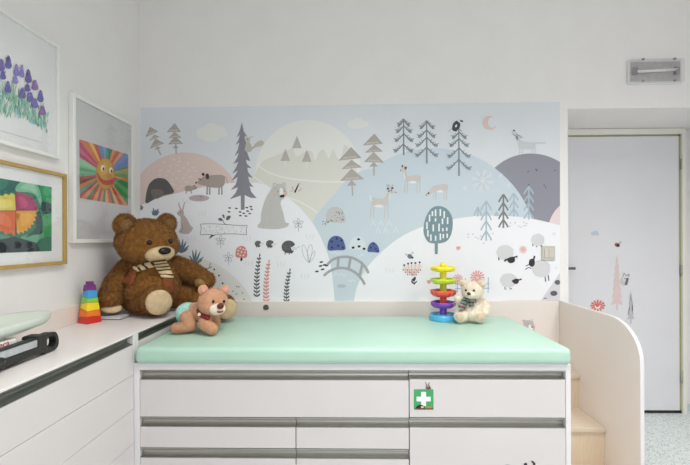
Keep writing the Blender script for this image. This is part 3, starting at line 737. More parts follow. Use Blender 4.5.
# deer
q = lambda *pts: z(360, 180, 3.88, pts)
motif('printed_deer', [(DE, SM(q((48, 68), (70, 72), (95, 70), (106, 50), (114, 46), (112, 72), (106, 95), (90, 103), (60, 102), (46, 90)))), (DE, SM(q((106, 40), (118, 36), (130, 42), (138, 48), (126, 52), (112, 54)))), (DE, ST(q((46, 80), (40, 146)), 1.0)), (DE, ST(q((54, 94), (53, 147)), .9)), (DE, ST(q((98, 92), (95, 148)), .9)), (DE, ST(q((106, 84), (109, 148)), 1.0)), (BEL, SM(q((54, 103), (66, 96), (84, 97), (92, 104), (74, 107)))), (BEL, ST(OP(q((46, 82), (40, 68), (38, 60))), 1.0)), (BEL, ST(q((112, 76), (117, 52)), .9)),
        ((104, 104, 110), ST(q((112, 36), (106, 20), (102, 18)), .35)), ((104, 104, 110), ST(q((112, 36), (112, 16)), .35)), ((104, 104, 110), ST(q((120, 34), (128, 18)), .35)), ((80, 80, 86), E(*q((108, 34))[0], 1.2, .9, .5)), ((80, 80, 86), E(*q((126, 32))[0], 1.2, .9, -.5)), ((60, 60, 64), E(*q((112, 43))[0], .8, .8)), ((60, 60, 64), E(*q((121, 40))[0], .7, .7)), ((60, 60, 64), E(*q((140, 48))[0], .6, .5))], 'deer with small antlers')
q = lambda *pts: z(390, 105, 4.22, pts)
motif('printed_deer', [(DE, SM(q((64, 296), (80, 300), (110, 297), (126, 298), (128, 318), (112, 326), (84, 326), (68, 320)))), (DE, SM(q((54, 284), (62, 274), (70, 290), (76, 306), (70, 322), (60, 304)))), (DE, SM(q((48, 262), (58, 256), (70, 262), (68, 280), (54, 282), (46, 274)))), (DE, ST(q((66, 312), (61, 370)), .9)), (DE, ST(q((74, 320), (73, 372)), .8)), (DE, ST(q((116, 318), (113, 370)), .8)), (DE, ST(q((126, 306), (126, 370)), .9)), (BEL, SM(q((76, 327), (92, 321), (108, 322), (112, 328), (94, 332)))), (BEL, ST(q((58, 284), (64, 314)), .9)), ((74, 74, 80), E(*q((52, 258))[0], .8, 1.2)), ((74, 74, 80), E(*q((66, 266))[0], 1.2, 1.6, .3)), ((150, 150, 156), E(*q((66, 267))[0], .5, .7)), ((74, 74, 80), E(*q((45, 276))[0], .6, .5))], 'standing fawn')
motif('printed_deer', [(DE, SM(q((170, 358), (185, 342), (210, 336), (240, 334), (245, 350), (240, 362), (210, 364), (188, 366), (172, 372)))), (DE, SM(q((172, 358), (180, 366), (172, 378), (160, 382), (152, 378), (160, 370)))), (DE, ST(q((186, 360), (183, 400)), .8)), (DE, ST(q((194, 362), (193, 401)), .8)), (DE, ST(q((228, 360), (229, 401)), .8)), (DE, ST(q((240, 350), (239, 402)), .9)), (BEL, SM(q((196, 366), (212, 358), (226, 366), (212, 370)))), ((78, 76, 82), E(*q((162, 372))[0], 1.2, .8, -.6)), ((78, 76, 82), E(*q((153, 380))[0], .7, .5))], 'grazing fawn')
# snowflakes and moon
def flake(cx, cy, r, c=(222, 226, 231), w=.8):
    it = []
    for k in range(8):
        a = PI * k / 4 + .2
        it.append((c, ST([(cx, cy), (cx + r * math.cos(a), cy + r * math.sin(a))], w)))
        if r > 5:
            for s in (.5, .75):
                for d in (-.6, .6):
                    x, y = cx + r * s * math.cos(a), cy + r * s * math.sin(a)
                    it.append((c, ST([(x, y), (x + r * .32 * math.cos(a + d), y + r * .32 * math.sin(a + d))], w)))
    return it
motif('printed_snowflake', flake(482.5, 180.5, 10.8), 'large white snowflake')
motif('printed_snowflake', flake(500.5, 175.5, 2.9, w=.5)); motif('printed_snowflake', flake(508.5, 185.5, 3.6, w=.5)); motif('printed_snowflake', flake(464.5, 188, 3.4, w=.5))
q = lambda *pts: z(470, 105, 4.23, pts)
motif('printed_moon', [((222, 200, 197), SM(q((82, 46), (62, 54), (53, 74), (60, 96), (80, 105), (100, 102), (110, 88), (94, 96), (80, 88), (76, 70), (84, 54), (98, 52))))], 'pink crescent moon')
WF = (206, 210, 215)
motif('printed_wolf', [(WF, SM(q((206, 146), (222, 152), (250, 158), (278, 157), (318, 157), (318, 163), (280, 166), (278, 182), (262, 188), (224, 186), (206, 182), (202, 162)))), (WF, SM(q((176, 118), (188, 106), (204, 122), (228, 136), (214, 142), (210, 156), (200, 152), (196, 136)))), (WF, ST(q((210, 175), (211, 208)), 1.2)), (WF, ST(q((220, 180), (222, 208)), 1.0)), (WF, ST(q((264, 180), (263, 206)), 1.0)), (WF, ST(q((274, 172), (276, 208)), 1.2)), ((56, 58, 62), E(*q((186, 108))[0], .9, .8)), ((120, 122, 128), ST(q((196, 122), (208, 132)), .5)), ((120, 122, 128), ST(q((180, 122), (190, 130)), .6)), ((140, 143, 148), ST(q((206, 128), (220, 140)), .6)), ((140, 143, 148), SM(q((192, 126), (204, 136), (200, 150), (194, 140))))], 'howling grey wolf on the dark hill')
marks([((92, 92, 104), E(*p, .8, .6)) for p in q((246, 282), (279, 272), (283, 277), (360, 276), (314, 339), (320, 348), (248, 336))])
# arrow trees
def arrow_tree(cx, top, bot, hw, n, c, w=1.5):
    it = [(c, ST([(cx, top), (cx, bot)], w))]
    st = (bot - top) / n
    for k in range(n):
        v = top + st * k
        for s in (-1, 1):
            it.append((c, ST([(cx, v), (cx + s * hw * .75, v + st * .62), (cx + s * hw, v + st * .92)], w)))
    return it
AB, AD = (172, 188, 201), (130, 130, 133)
motif('printed_tree', arrow_tree(477.8, 207, 216.5, 3.6, 1, AB)); motif('printed_tree', arrow_tree(486.2, 201, 241, 5.2, 4, AB), 'pale blue arrow-shaped tree above the fence')
motif('printed_tree', arrow_tree(503.4, 194.3, 228, 4.6, 4, AD, 1.7), 'dark grey arrow-shaped tree'); motif('printed_tree', arrow_tree(513.8, 193.3, 216.5, 4.4, 3, AB)); motif('printed_tree', arrow_tree(528.8, 186.5, 219.5, 4.8, 4, AB), 'pale blue arrow-shaped tree before the dark hill')
motif('printed_tree', [(AB, [(496.5, 210.5), (493.8, 216), (499.2, 216)])])
q = lambda *pts: z(465, 180, 6.9, pts)
marks([((150, 150, 156), E(*p, .95, .32, -.1, 8)) for p in q((22, 374), (22, 394), (55, 373), (75, 395), (92, 404), (108, 387), (128, 436), (192, 370), (310, 318), (315, 296), (346, 296), (370, 318), (385, 325), (405, 292), (404, 318), (424, 300), (418, 314))])
# teal tree with white dashes
q = lambda *pts: z(390, 200, 4.65, pts)
TE = (126, 149, 158)
tt = [(TE, q((208, 195), (223, 195), (222, 252), (208, 252))), (TE, SM(q((222, 28), (260, 38), (285, 70), (292, 110), (284, 160), (262, 192), (220, 202), (180, 196), (160, 165), (156, 130), (166, 82), (190, 42))))]
for x, y0, y1 in ((197, 52, 74), (212, 44, 76), (234, 42, 74), (252, 52, 84), (184, 68, 100), (212, 84, 100), (244, 86, 112), (268, 80, 112), (172, 102, 136), (201, 114, 146), (228, 110, 146), (246, 130, 146), (264, 128, 144), (176, 140, 170), (190, 160, 190), (212, 166, 190), (234, 156, 186), (248, 158, 178), (266, 156, 176)):
    tt.append(((238, 240, 243), ST(q((x, y0), (x, y1)), 1.5)))
motif('printed_tree', tt, 'rounded teal tree with white dashes')
# rabbit, log, plants and mushroom at the left
q = lambda *pts: z(165, 190, 4.23, pts)
RB = (193, 181, 178)
motif('printed_rabbit', [(RB, SM(q((66, 102), (80, 106), (94, 124), (108, 150), (118, 160), (110, 176), (96, 186), (70, 184), (58, 176), (66, 160), (66, 130)))), (RB, SM(q((52, 98), (62, 84), (76, 84), (80, 100), (70, 112), (58, 108)))), (RB, ST(q((68, 88), (60, 66), (58, 52)), 1.6, .8)), (RB, ST(q((74, 86), (80, 64), (84, 50)), 1.6, .8)), ((212, 180, 178), ST(q((68, 84), (61, 64)), .5)), ((110, 100, 100), E(*q((53, 99))[0], .5)), ((70, 62, 62), E(*q((66, 95))[0], .45)), ((150, 138, 136), ST(q((70, 140), (76, 160), (68, 178)), .4))], 'upright mauve rabbit')
LN = (104, 108, 112)
lg = [(LN, ST(OP(q((150, 144), (200, 143), (260, 146), (310, 150), (348, 150))), .5)), (LN, ST(OP(q((348, 150), (344, 170), (346, 190))), .5)), (LN, ST(OP(q((346, 190), (300, 186), (250, 186), (214, 188))), .5)), (LN, ST(q((214, 188), (186, 206), (196, 190)), .5)), (LN, ST(OP(q((196, 188), (170, 188), (150, 188), (153, 165), (150, 144))), .5)), (LN, ST(OP(q((262, 148), (250, 140), (246, 128))), .6))]
rnd = random.Random(2)
for k in range(60):
    p = q((rnd.uniform(158, 338), rnd.uniform(152, 182)))[0]; lg.append(((140, 142, 146), ST([p, (p[0] + .9, p[1] + rnd.uniform(-.3, .3))], .28)))
lg += [((100, 110, 114), SM(q(*p))) for p in (((224, 122), (238, 118), (244, 130), (232, 130)), ((246, 116), (242, 104), (250, 106), (252, 120)), ((258, 122), (264, 110), (278, 110), (272, 124), (262, 128)))]
motif('printed_log', lg, 'outlined log with a leafy twig')
def agave(pts, c=(108, 130, 140)):
    base_ = pts[0]; it = []
    for p in pts[1:]:
        mx, my = (base_[0] + p[0]) / 2, (base_[1] + p[1]) / 2
        dx, dy = p[0] - base_[0], p[1] - base_[1]; l = math.hypot(dx, dy)
        it.append((c, SM([base_, (mx - dy / l * 1.0, my + dx / l * 1.0), p, (mx + dy / l * 1.0, my - dx / l * 1.0)], 4)))
    return it
motif('printed_plant', agave(q((68, 266), (44, 248), (50, 224), (58, 206), (76, 206), (90, 216), (102, 234), (98, 248))), 'teal spiky plant above the teddy arm, upper one')
motif('printed_plant', agave(q((126, 315), (96, 298), (102, 276), (116, 252), (132, 250), (150, 258), (164, 282), (158, 296))), 'teal spiky plant above the teddy arm, lower one')
motif('printed_plant', agave(z(100, 205, 6.9, [(380, 72), (358, 58), (356, 42), (366, 20), (386, 30), (404, 24), (410, 44), (402, 58)])))
motif('printed_plant', agave(z(100, 205, 6.9, [(286, 36), (272, 20), (270, 4), (282, -4), (296, 6)])))
motif('printed_mushroom', [((44, 42, 44), SM(q((320, 284), (328, 284), (326, 299), (319, 299)))), ((212, 138, 132), SM(q((300, 282), (299, 260), (306, 244), (323, 236), (340, 244), (347, 262), (345, 284), (322, 287))))] + [((240, 226, 222), E(*p, .75, .8)) for p in q((310, 256), (318, 246), (330, 250), (324, 262), (338, 264), (308, 270), (318, 276), (332, 276), (340, 252))], 'coral mushroom with pale dots')
def oflower(cx, cy, r, c=(126, 134, 142)):
    it = [(c, ST([(cx, cy), (cx + .3, cy + r * 1.7)], .35))]
    for a in (-PI / 2, -.35, PI + .35, .9, PI - .9):
        e = E(cx + r * .6 * math.cos(a), cy + r * .6 * math.sin(a), r * .5, r * .24, a, 12); it.append((c, ST(e + e[:1], .32)))
    return it
motif('printed_flower', oflower(220.6, 240.5, 4.6)); motif('printed_flower', oflower(228.4, 257.4, 4.6)); motif('printed_flower', oflower(298.3, 223.4, 4.8))
def grass(x, y): return [((206, 207, 211), ST([(x + d, y + 5), (x + d * 1.5, y)], .35)) for d in (-2.6, 0, 2.6)]
marks([g for p in ((202, 211), (191, 236), (247, 236), (249, 261), (310, 234), (281, 262), (305, 274), (362, 270), (390, 268), (187, 199)) for g in grass(*p)])
marks([((90, 92, 94), ST(OP([(203, 268), (208, 268.5), (212, 266.5)]), .6)), ((90, 92, 94), ST([(209, 268), (210.5, 263)], .6))])
marks([((70, 74, 78), E(*p, .85, 1.05)) for p in q((208, 336), (228, 362), (244, 395), (188, 352))] + [((166, 166, 160), E(*p, .8, .8)) for p in q((287, 428), (303, 408), (302, 440), (328, 436), (334, 462), (290, 470), (312, 410))])
# hedgehogs
q = lambda *pts: z(240, 230, 5.81, pts)
HG = (92, 92, 94)
for (x, y, r) in ((105, 80, 19), (174, 80, 23), (282, 98, 40)):
    pts = [(x + r * 1.02 * math.cos(t), y + r * .93 * math.sin(t)) for t in [math.radians(d) for d in (40, 75, 110, 150, 190, 225, 262, 300, 335)]]
    pts = pts[:1] + [(x + r * .45, y + r * .98)] + pts[1:]
    it = [(HG, SM(q(*(pts + [(x + r * .7, y - r * .1), (x + r * .35, y + r * .1), (x + r * .5, y + r * .5)])), 3)), ((222, 222, 224), SM(q((x + r * .5, y + r * .05), (x + r * 1.2, y + r * .05), (x + r * 1.5, y - r * .02), (x + r * 1.1, y + r * .4), (x + r * .55, y + r * .5)), 3)), ((40, 40, 42), E(*q((x + r * 1.5, y - r * .02))[0], .4))]
    rnd = random.Random(x)
    for k in range(int(r)): it.append(((150, 150, 152), E(*q((x - r * .15 + rnd.uniform(-.6, .6) * r, y - r * .15 + rnd.uniform(-.6, .55) * r))[0], .3, .2, 0, 6)))
    for d in (-.5, .1): it.append((HG, ST(q((x + r * d, y + r * .8), (x + r * d, y + r * 1.12)), .9)))
    motif('printed_hedgehog', it)
def sprig(p0, p1, n, l, c):
    it = [(c, ST(OP([p0, ((p0[0] + p1[0]) / 2 - 1.2, (p0[1] + p1[1]) / 2), p1]), .7))]
    for k in range(n):
        t = k / n
        x = p0[0] + (p1[0] - p0[0]) * t - 1.2 * math.sin(PI * t); y = p0[1] + (p1[1] - p0[1]) * t
        ll = l * (1 - .45 * t)
        for s in (-1, 1):
            ex, ey = x + s * ll * .8, y - ll * .75
            it.append((c, SM([(x, y), ((x + ex) / 2 + s * .62, (y + ey) / 2 + .72), (ex, ey), ((x + ex) / 2 - s * .5, (y + ey) / 2 - .58)], 3)))
    it.append((c, SM([(p1[0] - .6, p1[1]), (p1[0] + .2, p1[1] - 2.6), (p1[0] + .9, p1[1])], 3)))
    return it
motif('printed_sprig', sprig(q((98, 388))[0], q((114, 150))[0], 11, 4.4, (96, 97, 99)), 'dark leafy sprig left of the coral one')
motif('printed_sprig', sprig(q((152, 418))[0], q((168, 186))[0], 11, 4.4, (222, 152, 146)), 'coral leafy sprig')
motif('printed_sprig', sprig(q((270, 418))[0], q((290, 236))[0], 9, 4.0, (96, 97, 99)), 'dark leafy sprig right of the coral one')
it = []
for pts in (((400, 190), (370, 150), (360, 100), (368, 86), (384, 110), (398, 160)), ((400, 190), (392, 140), (398, 100), (410, 84), (420, 105), (414, 150)), ((402, 190), (414, 150), (430, 124), (436, 130), (428, 160))):
    e = SM(q(*pts), 4); it.append(((150, 156, 162), ST(e + e[:1], .35)))
motif('printed_plant', it)
q = lambda *pts: z(250, 190, 3.87, pts)
marks([((70, 70, 74), E(*p, 1.9, .9, -.2, 10)) for p in q((276, 279), (273, 294), (288, 290), (259, 315), (281, 307), (297, 292))])
# rocks and bridge over the stream
q = lambda *pts: z(315, 195, 4.22, pts)
rk = [((198, 196, 198), SM(q((48, 108), (50, 74), (66, 54), (88, 50), (110, 58), (124, 80), (128, 114), (104, 118), (80, 116))))]
rnd = random.Random(4)
for k in range(34): rk.append(((86, 86, 90), E(*q((rnd.uniform(82, 122), rnd.uniform(68, 112)) if k < 20 else (rnd.uniform(30, 74), rnd.uniform(104, 134)))[0], .5, .45, 0, 6)))
motif('printed_rock', rk, 'grey dotted rock in the blue water')
NV, NVD = (86, 100, 150), (52, 62, 104)
motif('printed_rock', [(NV, SM(q((55, 232), (56, 198), (70, 178), (90, 172), (112, 180), (124, 202), (127, 230), (90, 233))))] + [(NVD, E(*p, 1.2, 1.2)) for p in q((72, 222), (92, 184), (98, 214), (112, 192), (118, 222), (70, 196))], 'larger navy dotted rock')
motif('printed_rock', [((217, 224, 229), SM(q((145, 226), (150, 196), (164, 180), (182, 174), (200, 182), (212, 205), (214, 228), (180, 232))))] + [((40, 44, 50), E(*p, 1.5, 1.2)) for p in q((184, 187), (161, 222), (186, 217), (207, 227))], 'pale rock with black spots')
motif('printed_rock', [(NV, SM(q((222, 238), (226, 214), (240, 199), (254, 202), (268, 220), (270, 242), (244, 241))))] + [(NVD, E(*p, 1.0, 1.0)) for p in q((236, 222), (248, 206), (256, 228), (264, 236))], 'smaller navy dotted rock')
BRG = (168, 168, 172)
up_, lo_ = OP(q((55, 290), (76, 272), (110, 262), (150, 263), (190, 282), (212, 304), (224, 326)), 6), OP(q((40, 338), (64, 320), (100, 308), (140, 312), (174, 330), (196, 354), (208, 374)), 6)
bg = [(BRG, ST(up_, 2.6)), (BRG, ST(lo_, 2.6))] + [(BRG, ST(q(*p), 2.6)) for p in (((99, 266), (96, 308)), ((150, 265), (142, 312)), ((200, 292), (188, 340)))]
bg += [(BRG, E(*p, 1.3)) for p in (up_[0], up_[-1], lo_[0], lo_[-1])]
motif('printed_bridge', bg, 'grey arched footbridge')
WV = (232, 238, 243)
wv = [ST(q(*p), .6) for p in (((66, 240), (76, 248), (84, 240), (94, 249), (104, 241), (112, 250)), ((180, 252), (188, 260), (198, 250), (206, 256)), ((78, 340), (90, 330), (100, 340), (112, 332), (124, 344), (130, 334)), ((138, 358), (148, 366), (158, 358), (168, 366)))]
for (x, y) in ((246, 120), (278, 118), (312, 118), (266, 150), (298, 150), (340, 148)): wv.append(ST(q((x - 9, y + 10), (x, y - 12), (x + 9, y + 10)), .6))
marks([(WV, p) for p in wv] + [((186, 194, 200), E(*q((112, 384))[0], 4.5, 1.8))])
# bee, flower and hearts
q = lambda *pts: z(390, 200, 4.65, pts)
motif('printed_bee', [((120, 126, 138), E(*q((92, 262))[0], 2.6, 2.3, .6)), ((90, 94, 104), ST(q((86, 254), (98, 272)), .7)), ((206, 210, 216), E(*q((76, 254))[0], 1.8, 1.1, .6)), ((206, 210, 216), E(*q((104, 246))[0], 1.8, 1.1, -.6)), ((60, 62, 70), E(*q((104, 268))[0], 1.1))], 'grey bee above the flower')
ff = [((240, 222, 218), SM(q((60, 310), (104, 300), (146, 300), (142, 330), (120, 352), (92, 352), (66, 334)))), ((84, 82, 86), ST(q((112, 360), (113, 394)), .7)), ((60, 60, 64), SM(q((110, 362), (100, 372), (112, 378), (120, 366), (118, 356)))), ((60, 60, 64), SM(q((112, 392), (100, 384), (100, 374), (110, 384)))), ((60, 60, 64), SM(q((114, 392), (124, 382), (126, 374), (116, 384))))]
for x, y in ((66, 303), (84, 296), (100, 293), (118, 293), (138, 290)):
    ff += [((52, 50, 54), E(*q((x, y))[0], 1.0)), ((216, 170, 166), ST(q((x, y + 5), (x + (106 - x) * .2, 325), (108, 352)), .5))]
for k in range(26):
    x = 62 + (k % 9) * 10; y = 322 + (k // 9) * 11
    if abs(x - 104) < 44 - (k // 9) * 9: ff.append(((196, 150, 146) if k % 2 else (90, 84, 88), ST(q((x - 3, y), (x + 2, y + 6)), .7)))
motif('printed_flower', ff, 'pink and black folk flower')
marks([((226, 170, 166), SM(q(*p))) for p in (((308, 218), (318, 216), (327, 216), (327, 226), (318, 234), (309, 228)), ((172, 374), (182, 372), (190, 374), (190, 384), (182, 390), (173, 384)))])
q = lambda *pts: z(420, 255, 6.2, pts)
FC = (166, 188, 208)
motif('printed_fence', [(FC, ST(q(*p), .9)) for p in (((216, 180), (430, 178)), ((216, 208), (432, 206)), ((282, 145), (282, 232)), ((424, 138), (422, 235)), ((396, 150), (396, 232)), ((232, 160), (232, 232)))], 'pale blue fence behind the toys')
def gerbera(cx, cy, r, n=12, c=(228, 158, 152)):
    return [(c, ST([(cx + r * .2 * math.cos(a), cy + r * .2 * math.sin(a)), (cx + r * math.cos(a), cy + r * math.sin(a))], r * .1, r * .25)) for a in [2 * PI * k / n for k in range(n)]] + [(c, E(cx, cy, r * .34)), ((240, 206, 200), E(cx, cy, r * .2))]
motif('printed_flower', gerbera(477.4, 277.6, 7.0, 14), 'large coral flower above the white teddy'); motif('printed_flower', gerbera(457.9, 279.3, 5.2, 12), 'smaller coral flower beside the spiral tower')
motif('printed_flower', gerbera(523.1, 249.7, 3.9, 10), 'coral flower among the sheep')
# sheep and the spotted hill
q = lambda *pts: z(480, 215, 4.9, pts)
SH, SB = (214, 213, 217), (58, 56, 60)
def fluffy(cx, cy, rx, ry, n=14): return SM([(cx + rx * (1 + .05 * (k % 2)) * math.cos(2 * PI * k / n), cy + ry * (1 + .05 * (k % 2)) * math.sin(2 * PI * k / n)) for k in range(n)], 3)
motif('printed_sheep', [(SB, ST(q((92, 205), (93, 222)), 1.2)), (SH, fluffy(*q((123, 183))[0], 8.4, 7.3)), (SB, SM(q((134, 215), (150, 206), (168, 206), (170, 228), (150, 236), (136, 228)))), (SB, ST(q((164, 208), (184, 202), (180, 210)), 1.4)), (SB, ST(q((138, 214), (118, 226)), 1.4)), (SB, ST(q((126, 214), (124, 228)), 1.0))], 'grazing sheep left of the coral flower')
motif('printed_sheep', [(SB, ST(q((258, 140), (260, 152)), 1.0)), (SB, ST(q((276, 148), (278, 157)), 1.0)), (SB, ST(q((298, 146), (302, 156)), 1.0)), (SH, fluffy(*q((283, 122))[0], 6.6, 6.0))], 'sheep directly above the light switch')
motif('printed_sheep', [(SB, ST(q((318, 298), (322, 327)), .9)), (SB, ST(q((334, 294), (338, 322)), .9)), (SH, fluffy(*q((300, 262))[0], 9.0, 8.6)), (SB, SM(q((242, 222), (256, 214), (268, 224), (266, 246), (252, 254), (240, 242)))), (SB, ST(q((262, 222), (268, 200)), 1.7)), (SB, ST(OP(q((258, 250), (240, 244), (224, 250))), .8)), (SB, ST(OP(q((252, 262), (236, 258), (222, 268))), .8))], 'jumping sheep left of the spotted hill')
motif('printed_sheep', [(SB, ST(q((122, 352), (122, 364), (130, 362)), .8)), (SB, ST(q((146, 352), (148, 364), (156, 360)), .8)), (SH, fluffy(*q((140, 320))[0], 8.4, 6.8)), (SB, SM(q((162, 318), (178, 312), (190, 316), (188, 332), (176, 338), (162, 332)))), (SB, ST(q((186, 320), (204, 314)), 1.4)), (SB, ST(q((164, 320), (156, 326)), 1.4))], 'lowest sheep above the beige panel')
marks([((104, 100, 106), E(*q((362, 384))[0], 3.6, 2.6)), ((104, 100, 106), E(*q((380, 330))[0], 2.9, 2.4)), ((140, 138, 142), E(*q((320, 408))[0], 1.8, .6))])
marks([((228, 228, 233), E(554, 234, 1.8)), ((229, 229, 234), E(556, 268, 1.4))])
flat('landscape', LAND + MARKS, mpl, mural, .00003, win=WM, step=.00003, depth=.0009)

# ------------------------------------------------------------------ soft toys
def soft(prims, voxel=.006, it=6):
    bm = bmesh.new()
    for p in prims:
        if p[0] == 'e':
            _, c, r, rot = p
            bmesh.ops.create_icosphere(bm, subdivisions=4, radius=1.0, matrix=Matrix.Translation(c) @ rot.to_matrix().to_4x4() @ Matrix.Diagonal((r[0], r[1], r[2], 1)))
        else:
            _, pts, rs = p                      # a chain of spheres
            for i in range(len(pts) - 1):
                a, b = Vector(pts[i]), Vector(pts[i + 1]); n = max(2, int((b - a).length / (min(rs[i], rs[i + 1]) * .25)))
                for k in range(n + 1):
                    t = k / n
                    bmesh.ops.create_icosphere(bm, subdivisions=3, radius=rs[i] + (rs[i + 1] - rs[i]) * t, matrix=Matrix.Translation(a.lerp(b, t)))
    me = bpy.data.meshes.new('tmp'); bm.to_mesh(me); bm.free()
    o = bpy.data.objects.new('tmp', me); C.objects.link(o)
    m = o.modifiers.new('r', 'REMESH'); m.mode = 'VOXEL'; m.voxel_size = voxel
    m = o.modifiers.new('s', 'SMOOTH'); m.iterations = it; m.factor = .5
    dg = bpy.context.evaluated_depsgraph_get()
    out = bpy.data.meshes.new_from_object(o.evaluated_get(dg))
    bpy.data.objects.remove(o); bpy.data.meshes.remove(me)
    out.materials.clear()
    return out
def furry(me, n, ln, wd, seed=1, droop=.5):
    # short plush strands standing on the cloth
    rnd = random.Random(seed)
    bm = bmesh.new(); bm.from_mesh(me)
    bm.faces.ensure_lookup_table()
    fs = list(bm.faces); areas = [f.calc_area() for f in fs]
    picks = rnd.choices(range(len(fs)), areas, k=n)
    for f in fs: f.smooth = True
    for i in picks:
        f = fs[i]
        vs = [v.co for v in f.verts]
        w = [rnd.random() for _ in vs]; s = sum(w)
        p = sum((v * (a / s) for v, a in zip(vs, w)), Vector())
        nrm = f.normal
        d = (nrm + Vector((rnd.uniform(-1, 1), rnd.uniform(-1, 1), rnd.uniform(-1, 1) - .25)) * droop).normalized()
        t = nrm.cross(Vector((rnd.uniform(-1, 1), rnd.uniform(-1, 1), rnd.uniform(-1, 1)))).normalized() * wd * .5
        L_ = ln * rnd.uniform(.6, 1.2)
        g = bm.faces.new((bm.verts.new(p + t), bm.verts.new(p - t), bm.verts.new(p + d * L_)))
        g.smooth = True
    bm.to_mesh(me); bm.free()
    return me
def bvh_of(*obs):
    out = []
    for o in obs:
        me = o.data; c = WLOC[o.name]
        out.append(BVHTree.FromPolygons([v.co + c for v in me.vertices], [p.vertices for p in me.polygons]))
    return out
def drape(bvhs, u, v, off, fallback):
    d = ray(u, v).normalized(); best = None
    for b in bvhs:
        h = b.ray_cast(EYEV, d)
        if h[0] is not None and (best is None or h[3] < best): best = h[3]
    t = (best if best is not None else fallback) - off
    return EYEV + d * t
ID = Euler((0, 0, 0))
M_FUR = nm('brown_plush', (116, 76, 30), (160, 110, 52), 55, .9, .4, spec=.1, sheen=.25, bdist=.004)
M_CREAM = nm('cream_plush', (206, 182, 144), (222, 200, 164), 45, .9, .3, spec=.1, sheen=.2)
M_EARIN = nm('ear_lining', (152, 118, 76), (172, 138, 94), 45, .9, .2, spec=.1)
M_BLACK = nm('black_plastic', (22, 20, 20), (30, 28, 27), 20, .25)

class Head:
    def __init__(s, c, yaw, pitch=0, roll=0):
        s.c = Vector(c); s.R = (Matrix.Rotation(yaw, 3, 'Z') @ Matrix.Rotation(pitch, 3, 'Y') @ Matrix.Rotation(roll, 3, 'X'))
    def p(s, x, y, z_): return s.c + s.R @ Vector((x, y, z_))
    @property
    def rot(s): return s.R.to_euler()
# ---- the big brown bear in the corner
TB = thing('teddy_bear', 'big brown teddy bear with striped scarf sitting in the corner on the worktop', 'teddy bear', (-1.08, 2.14, .86))
body = soft([('e', (-1.085, 2.165, 1.012), (.145, .165, .142), Euler((0, 0, -.45))), ('e', (-1.09, 2.15, 1.09), (.115, .135, .10), ID), ('e', (-1.075, 2.12, .980), (.14, .15, .106), ID)], .009, 8)
ob = mk('body', furry(body, 16000, .012, .0026, 1), M_FUR, TB)
hd = Head((-1.085, 2.085, 1.238), math.radians(-33), math.radians(7), math.radians(3))
HR = hd.rot
hm = soft([('e', hd.p(0, 0, 0), (.128, .153, .108), HR), ('e', hd.p(.02, 0, -.03), (.125, .150, .084), HR), ('e', hd.p(-.005, 0, .02), (.118, .136, .094), HR)], .009, 8)
oh = mk('head', furry(hm, 14000, .011, .0026, 2), M_FUR, TB)
for s, dz in ((-1, .0), (1, .0)):
    ec = (hd.p(-.005, s * .112, .088))
    em = soft([('e', ec, (.028, .057, .055), HR)], .006, 4)
    oe = mk('ear', furry(em, 3500, .010, .0024, 3), M_FUR, oh)
mz = soft([('e', hd.p(.116, 0, -.048), (.054, .080, .044), HR), ('e', hd.p(.104, 0, -.060), (.05, .072, .034), HR)], .006, 6)
om = mk('muzzle', furry(mz, 5000, .004, .002, 4), M_CREAM, oh, label='cream muzzle')
no = soft([('e', hd.p(.166, 0, -.030), (.018, .034, .019), HR)], .004, 4)
mk('nose', no, M_BLACK, oh, True, label='black nose')
for s in (-1, 1):
    me_ = soft([('e', hd.p(.122, s * .056, .010), (.012, .0125, .0135), HR)], .0025, 2)
    mk('eye', me_, M_BLACK, oh, True)
# lining of the ears
for s in (-1, 1):
    lm_ = soft([('e', hd.p(.018, s * .114, .088), (.010, .032, .032), HR)], .004, 3)
    mk('ear_lining', furry(lm_, 1500, .006, .002, 8), M_EARIN, oh)
armL = soft([('c', [(-1.185, 2.09, 1.095), (-1.216, 2.03, 1.015), (-1.222, 1.985, .945)], [.056, .058, .056])], .008, 6)
oa1 = mk('arm', furry(armL, 9000, .012, .0026, 5), M_FUR, TB)
pp = soft([('e', (-1.205, 1.968, .906), (.05, .042, .018), Euler((.35, .15, .2)))], .005, 4)
mk('paw_pad', pp, M_CREAM, oa1, True, label='cream paw pad')
armR = soft([('c', [(-.985, 2.20, 1.095), (-.90, 2.195, 1.065), (-.80, 2.165, 1.022)], [.058, .056, .044])], .008, 6)
oa2 = mk('arm', furry(armR, 9000, .012, .0026, 6), M_FUR, TB)
pp = soft([('e', (-.822, 2.135, 1.012), (.036, .024, .026), Euler((.2, .3, -.3)))], .004, 4)
mk('paw_pad', furry(pp, 900, .005, .002, 9), M_EARIN, oa2, label='beige paw pad')
legL = soft([('c', [(-1.15, 2.09, .930), (-1.07, 2.03, .930)], [.064, .062]), ('e', (-.995, 1.995, .940), (.064, .074, .073), Euler((0, 0, -.75)))], .008, 6)
ol1 = mk('leg', furry(legL, 9000, .012, .0026, 7), M_FUR, TB)
pd = soft([('e', (-.957, 1.952, .936), (.024, .062, .062), Euler((0, -.05, -.85)))], .005, 4)
mk('foot_pad', furry(pd, 3000, .004, .0018, 10), M_CREAM, ol1, label='cream foot pad')
legR = soft([('c', [(-1.0, 2.2, .936), (-.88, 2.195, .930), (-.76, 2.175, .888)], [.069, .063, .056]), ('e', (-.705, 2.16, .877), (.060, .064, .067), Euler((0, .2, -.6)))], .008, 6)
ol2 = mk('leg', furry(legR, 9000, .012, .0026, 11), M_FUR, TB)
pd = soft([('e', (-.672, 2.122, .872), (.024, .054, .056), Euler((0, .15, -.8)))], .005, 4)
mk('foot_pad', furry(pd, 2500, .004, .0018, 12), M_CREAM, ol2, label='cream foot pad')
